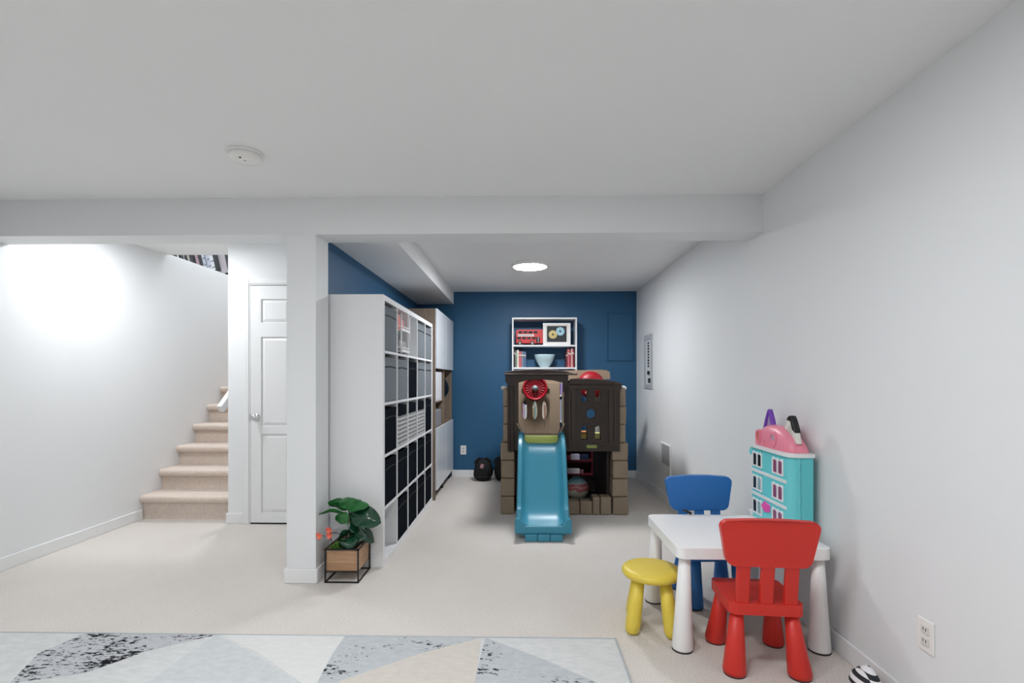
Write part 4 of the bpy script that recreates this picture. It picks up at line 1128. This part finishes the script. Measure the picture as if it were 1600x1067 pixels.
# doll house ---------------------------------------------------------
def dollhouse():
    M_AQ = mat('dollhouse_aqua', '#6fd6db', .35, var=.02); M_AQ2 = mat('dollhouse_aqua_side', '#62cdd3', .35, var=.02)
    M_W = mat('dollhouse_white', '#e9ecec', .4); M_PK = mat('dollhouse_pink', '#f08ea3', .35, var=.02)
    x0, x1, y0, y1, z0, z1 = 1.30, 1.408, 2.462, 2.872, .4805, .868
    t = thing('doll_house', 'aqua toy doll house with a pink domed roof on the table corner by the wall', 'doll house', ((x0 + x1) / 2, (y0 + y1) / 2, z0))
    # body with rounded near front edge
    b = B(); plate(b, rrect(x0, y0, x1, y1, [.045, .004, .004, .008], 8), [], z0, z1, 'Z'); obj('body', b, M_AQ, t, bevel=.002)
    # scalloped corner moulding where the front meets the end wall
    b = B(); n = 26
    for k in range(n):
        za, zb = z0 + (z1 - z0) * k / n, z0 + (z1 - z0) * (k + 1) / n
        w = .006 + .003 * math.sin(k * 1.1)
        box(b, x0 + .04 - w, y0 - .006, za, x0 + .04 + w, y0 + .004, zb)
    obj('corner_moulding', b, M_AQ, t)
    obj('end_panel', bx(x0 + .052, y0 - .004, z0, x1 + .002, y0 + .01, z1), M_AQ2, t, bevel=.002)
    # white floor bands
    for zz in (.6135, .742):
        b = B(); plate(b, rrect(x0 - .004, y0 + .035, x0 + .012, y1 + .002, [.003, .003, .001, .001]), [], zz - .008, zz + .008, 'Z'); obj('floor_band', b, M_W, t, bevel=.002)
    # cornice under the roof
    b = B(); plate(b, rrect(x0 - .012, y0 - .012, x1 + .01, y1 + .012, [.05, .01, .005, .012], 8), [], z1, z1 + .018, 'Z'); obj('cornice', b, M_W, t, bevel=.004)
    obj('base_trim', bx(x0 - .012, y1 - .02, z0, x0 + .01, y1 + .022, z0 + .03), M_W, t, bevel=.003)
    # door joint line
    obj('joint', bx(x0 - .0008, y1 - .125, .62, x0 + .002, y1 - .122, z1), mat('joint_teal', '#2f8a92', .5), t)
    # twin windows, two per floor
    rnd = random.Random(4)
    cols = (y1 - .070, y1 - .292)
    for fl_, zc in enumerate((.806, .677, .547)):
        for ci, yc in enumerate(cols):
            hw, hh = .056, .043
            b = B()
            outl = [(yc - hw, zc - hh), (yc + hw, zc - hh), (yc + hw, zc + hh * .86), (yc + hw * .75, zc + hh), (yc + hw * .3, zc + hh * .82), (yc, zc + hh), (yc - hw * .3, zc + hh * .82), (yc - hw * .75, zc + hh), (yc - hw, zc + hh * .86)]
            h1 = [(yc - .045, zc - hh + .009), (yc - .007, zc - hh + .009), (yc - .007, zc + hh - .018), (yc - .026, zc + hh - .010), (yc - .045, zc + hh - .018)]
            h2 = [(2 * yc - p[0], p[1]) for p in h1][::-1]
            plate(b, outl, [h1, h2], x0 - .004, x0 + .004, 'X')
            wf = obj('window_frame', b, M_W, t, bevel=.001)
            for hi, hpts in enumerate((h1, h2)):
                b = B(); plate(b, hpts, [], x0 - .001, x0 + .002, 'X')
                dark = ci == 0 and (fl_ == 0 or hi == 1)
                obj('pane', b, mat('pane_dark', '#141c26', .25) if dark else (mat('pane_print', '#8d4a70', .4, var=.8, scale=70) if ci == 1 else mat('pane_blueprint', '#8fb0b5', .4, var=.4, scale=80)), wf)
    # pink sticker shape beside the lowest window
    b = B(); yc, zc = y1 - .175, .568
    pts = [(yc + .042 * math.cos(a) * (1 + .12 * math.cos(5 * a)), zc + .026 * math.sin(a) * (1 + .12 * math.cos(5 * a))) for a in [2 * PI * k / 30 for k in range(30)]]
    plate(b, pts, [], x0 - .006, x0 + .001, 'X'); obj('pink_badge', b, mat('badge_pink', '#f05ab0', .35, var=.15, scale=90), t, bevel=.001)
    # small balcony at the far edge
    b = B(); ball(b, (x0 + .004, y1 + .006, .842), .018, .8, .8, 1.2); obj('side_lamp', b, M_AQ, t)
    # domed roof: low wide dome running along the front
    b = B(); ny, na = 26, 12; yc = (y0 + y1) / 2; rings = []
    zr = z1 + .018
    for i in range(ny + 1):
        s = -1 + 2 * i / ny
        yy = yc + .01 + s * (y1 - y0) / 2 * .97
        q = max(0.0, 1 - abs(s) ** 2.3) ** .55
        flare = .035 * max(0, -s - .45) * 0
        h = .118 * q + .003
        xw0, xw1 = x0 - .004 + .03 * (1 - q), x1 - .004
        ring = []
        for j in range(na + 1):
            a = PI * j / na
            ring.append(b.verts.new(((xw0 + xw1) / 2 - (xw1 - xw0) / 2 * math.copysign(abs(math.cos(a)) ** .75, math.cos(a)), yy, zr + h * math.sin(a) ** .8)))
        rings.append(ring)
    for a, c in zip(rings, rings[1:]):
        for j in range(na):
            f = b.faces.new((a[j], a[j + 1], c[j + 1], c[j])); f.smooth = True
    b.faces.new(rings[0]); b.faces.new(rings[-1][::-1])
    for k in range(len(rings) - 1): b.faces.new((rings[k][0], rings[k + 1][0], rings[k + 1][-1], rings[k][-1]))
    obj('roof_dome', b, M_PK, t, smooth=True)
    # round attic windows on the roof front
    for (yy, zz, r, m2) in ((y1 - .085, zr + .050, .030, mat('attic_coral', '#d97a70', .4)), (y1 - .245, zr + .048, .032, mat('attic_lilac', '#b9a2b4', .4)), (y1 - .165, zr + .026, .014, mat('attic_rose', '#d87c8c', .4))):
        b = B(); n = 24
        plate(b, circle(yy, zz, r, r * 1.25, n), [circle(yy, zz, r * .72, r * .95, n)], x0 - .006, x0 + .020, 'X'); w = obj('attic_window', b, M_PK, t, bevel=.002)
        b = B(); plate(b, circle(yy, zz, r * .72, r * .95, n), [], x0 - .001, x0 + .014, 'X'); obj('pane', b, m2, w)
    # the two pointed turrets
    def turret(yc, zb, w, h, m, lean, name, inner, tipm=None, solid_core=False):
        b = B(); xo = x0 + .055
        def outl(wd, hh, zoff=0):
            L_ = [];
            for k in range(17):
                s = k / 16; L_.append((yc - wd * (1 - s) ** .72 + lean * s, zb + zoff + hh * s))
            for k in range(15, -1, -1):
                s = k / 16; L_.append((yc + wd * (1 - s) ** .72 + lean * s, zb + zoff + hh * s))
            return L_
        o_ = outl(w, h)
        hole = outl(w * .58, h * .72, .012)
        plate(b, o_, [] if solid_core else [hole], xo - .012, xo + .012, 'X'); o = obj(name, b, m, t, bevel=.003)
        b = B(); 
        if solid_core:
            plate(b, outl(w * .5, h * .5, .02), [], xo - .0135, xo - .011, 'X'); obj('turret_print', b, inner, o)
        else:
            plate(b, hole, [], xo - .003, xo + .003, 'X'); obj('turret_inset', b, inner, o)
        if tipm:
            b = B()
            left_ = [p for p in o_[:17] if p[1] > zb + h * .34]
            right_ = [p for p in o_[17:] if p[1] > zb + h * .80]
            inner_ = [(yc + lean * .8 - w * .12, zb + h * .80), (yc + lean - w * .28, zb + h * .5)]
            plate(b, [(p[0] - .002, p[1] + .001) for p in left_] + [(p[0] + .002, p[1] + .001) for p in right_] + inner_, [], xo - .016, xo + .016, 'X'); obj('turret_tip', b, tipm, o, bevel=.003)
    turret(y1 - .10, zr + .075, .062, .125, mat('turret_purple', '#7a45b8', .35), .0, 'roof_turret', mat('turret_inner', '#b3a4c6', .4))
    turret(y0 + .095, zr + .045, .080, .135, mat('turret_white', '#e2e1d8', .4), -.01, 'roof_turret', mat('turret_inner2', '#c6c6bc', .5, var=.3, scale=80), mat('turret_black', '#121214', .35), True)
dollhouse()

# striped cushion by the wall in the near corner
def cushion():
    m = mat('stripe_fabric', '#f2f2f2', .8)
    n = m.node_tree.nodes; l = m.node_tree.links; bs = n['Principled BSDF']
    tc = n.new('ShaderNodeTexCoord'); sp = n.new('ShaderNodeSeparateXYZ'); l.new(tc.outputs['Object'], sp.inputs[0])
    def mth(op, a, v=None, b=None):
        q = n.new('ShaderNodeMath'); q.operation = op; l.new(a, q.inputs[0])
        if b is not None: l.new(b, q.inputs[1])
        elif v is not None: q.inputs[1].default_value = v
        return q.outputs[0]
    half = mth('GREATER_THAN', sp.outputs[0], -.012); half = mth('MULTIPLY', half, PI)
    s = mth('MULTIPLY', sp.outputs[2], 2 * PI / .032); s = mth('ADD', s, b=half); s = mth('ADD', s, b=mth('MULTIPLY', sp.outputs[0], 22)); s = mth('SINE', s); s = mth('GREATER_THAN', s, -.1)
    mx = n.new('ShaderNodeMix'); mx.data_type = 'RGBA'; mx.inputs[6].default_value = lin('#23262b'); mx.inputs[7].default_value = lin('#eeeef0')
    l.new(s, mx.inputs[0]); l.new(mx.outputs[2], bs.inputs['Base Color'])
    b = B(); ball(b, (0, 0, 0), 1, u=32, v=20)
    for v in b.verts:
        x, y, z = v.co
        tap = 1 - .45 * max(0, z) ** 1.5
        v.co = Vector((1.342 + x * .046 * tap + z * .012, 1.99 + y * .07 * tap, .064 + z * .064))
    tag(obj('striped_slipper', b, m, smooth=True), 'black and white striped soft toy on the carpet against the near baseboard', 'soft toy')
cushion()

# ------------------------------------------------------------------ planter
def planter():
    x0, x1, y0, y1 = -1.207, -1.005, 3.053, 3.285; zt = .204
    t = thing('potted_plant', 'leafy green plant with coral flowers in a black-framed wooden planter by the post', 'plant', ((x0 + x1) / 2, (y0 + y1) / 2, 0))
    b = B(); r = .004
    for z in (r, zt):
        for (p, q) in (((x0, y0), (x1, y0)), ((x1, y0), (x1, y1)), ((x1, y1), (x0, y1)), ((x0, y1), (x0, y0))):
            box(b, min(p[0], q[0]) - r, min(p[1], q[1]) - r, z - r, max(p[0], q[0]) + r, max(p[1], q[1]) + r, z + r)
    for p in ((x0, y0), (x1, y0), (x1, y1), (x0, y1)): box(b, p[0] - r, p[1] - r, 0, p[0] + r, p[1] + r, zt + r)
    for p in ((x0, y0, x1, y0), (x0, y1, x1, y1)): box(b, p[0], p[1] - r, .066, p[2], p[3] + r, .072)
    obj('metal_frame', b, M_BLACK, t)
    W = wood_mat('planter_wood', '#a07a5c', '#bd9876', 'X', 5)
    b = B(); g = .006
    box(b, x0 + g, y0 + g, .073, x1 - g, y0 + g + .01, zt - .002); box(b, x0 + g, y1 - g - .01, .073, x1 - g, y1 - g, zt - .002)
    box(b, x0 + g, y0 + g + .01, .073, x0 + g + .01, y1 - g - .01, zt - .002); box(b, x1 - g - .01, y0 + g + .01, .073, x1 - g, y1 - g - .01, zt - .002)
    box(b, x0 + g, y0 + g, .066, x1 - g, y1 - g, .073)
    obj('wooden_box', b, W, t)
    obj('soil', bx(x0 + .018, y0 + .018, .074, x1 - .018, y1 - .018, .185), mat('soil', '#2b231d', .95, bump=.8, bscale=60), t)
    M_STEM = mat('stem_brown', '#5d5236', .7); M_LEAF = mat('leaf_green', '#1f6a2e', .3, var=.18, scale=14, coat=.25); M_LEAF2 = mat('leaf_dark', '#0f3f2a', .25, var=.2, scale=14, coat=.3)
    cx, cy = at(546, 0, 3.17).x, 3.17
    b = B(); tube(b, [(cx, cy, .18), (cx - .004, cy, .26), (cx + .002, cy - .004, .34), (cx, cy, .40)], [.007, .006, .006, .004], 10); obj('stem', b, M_STEM, t)
    def leaf(base, tip, width, droop, roll, m):
        base = Vector(base); tip = Vector(tip); d = tip - base; L_ = d.length
        side = d.cross(Vector((0, 0, 1))); side = side.normalized() if side.length > 1e-4 else Vector((1, 0, 0))
        side = Matrix.Rotation(roll, 3, d.normalized()) @ side
        up = side.cross(d).normalized()
        b = B(); n, mm = 14, 6; rows = []
        for i in range(n + 1):
            s = i / n
            w = 1.28 * width * (math.sin(PI * s ** .8) ** .7) * (.72 + .5 * s) if 0 < s < 1 else 0.002
            mid = base + d * s + up * (droop * math.sin(PI * s))
            row = []
            for j in range(-mm, mm + 1):
                q = j / mm
                row.append(b.verts.new(mid + side * (w * q) + up * (.16 * w * abs(q) + .15 * w * math.sin(9 * s + 3 * abs(q)) * abs(q))))
            rows.append(row)
        for a, c in zip(rows, rows[1:]):
            for j in range(2 * mm): 
                f = b.faces.new((a[j], a[j + 1], c[j + 1], c[j])); f.smooth = True
        # midrib and stalk
        st_ = Vector((cx, cy, max(.20, base.z - .05)))
        tube(b, [st_, base, base + d * .5 + up * droop], [.003, .003, .001], 6)
        obj('leaf', b, m, t, solid=.0012)
    Q = lambda cu, cv, y: at(480 + cu / 6.67, 760 + cv / 6.67, y)
    leaf(Q(430, 240, 3.17), Q(215, 165, 3.13), .038, .012, 1.0, M_LEAF)
    leaf(Q(435, 245, 3.17), Q(420, 112, 3.20), .065, .01, .3, M_LEAF)
    leaf(Q(440, 240, 3.18), Q(560, 160, 3.24), .04, .01, .9, M_LEAF)
    leaf(Q(440, 245, 3.15), Q(645, 195, 3.12), .028, .008, .8, M_LEAF)
    leaf(Q(430, 300, 3.16), Q(110, 292, 3.09), .026, .020, .6, M_LEAF)
    leaf(Q(420, 380, 3.15), Q(300, 300, 3.12), .035, .01, 1.2, M_LEAF)
    leaf(Q(455, 300, 3.15), Q(770, 380, 3.13), .058, .028, .95, M_LEAF2)
    leaf(Q(430, 330, 3.18), Q(600, 460, 3.22), .055, .02, 1.1, M_LEAF2)
    leaf(Q(440, 330, 3.17), Q(620, 260, 3.20), .04, .012, 1.0, M_LEAF2)
    leaf(Q(450, 420, 3.2), Q(695, 585, 3.24), .035, .035, 1.0, M_LEAF2)
    leaf(Q(500, 470, 3.17), Q(310, 580, 3.10), .032, .02, .9, M_LEAF2)
    leaf(Q(470, 530, 3.14), Q(440, 655, 3.07), .048, .02, .2, M_LEAF2)
    leaf(Q(450, 500, 3.18), Q(620, 520, 3.12), .045, .015, 1.0, M_LEAF2)
    # low foliage
    rnd = random.Random(11)
    for k in range(9):
        bx_, by_ = rnd.uniform(x0 + .03, cx - .01), rnd.uniform(y0 + .02, y0 + .1)
        a = rnd.uniform(0, 2 * PI)
        leaf((bx_, by_, .19), (bx_ + .03 * math.cos(a), by_ + .02 * math.sin(a), .222 + rnd.uniform(0, .02)), .012, .004, rnd.uniform(0, 1), mat('leaf_lime', '#4c7a2c', .5))
    # coral flowers
    M_FL = mat('petal_coral', '#f07a62', .6, var=.1)
    for (u, v, y) in ((230, 455, 3.11), (235, 510, 3.09), (128, 512, 3.06)):
        c_ = Q(u, v, y); b = B()
        for i in range(13):
            a = 2 * PI * i / 13 + .4 * math.sin(5 * i); p = Vector((math.cos(a), -.5 + .35 * math.sin(3 * i), math.sin(a))).normalized()
            q = Vector((0, 1, 0)).cross(p).normalized()
            base = c_; tipp = c_ + p * .027
            vs = [b.verts.new(base), b.verts.new(c_ + p * .014 + q * .0055), b.verts.new(tipp), b.verts.new(c_ + p * .014 - q * .0055)]
            b.faces.new(vs)
        ball(b, c_, .006, u=10, v=6)
        fo = obj('flower', b, M_FL, t, solid=.0012)
        s0 = Vector((x0 + .03, y0 + .04, .19)) if u > 200 else c_ + Vector((.03, .01, -.005))
        b = B(); tube(b, [s0, (s0 + c_) / 2 + Vector((0, .006, 0)), c_ + Vector((0, .003, -.004))], .0018, 6); obj('flower_stem', b, M_BLACK, t)
    b = B(); tube(b, [Q(235, 490, 3.1), Q(300, 482, 3.12), Q(360, 500, 3.15), (cx, cy, .24)], .0022, 6); obj('flower_stem', b, M_BLACK, t)
planter()
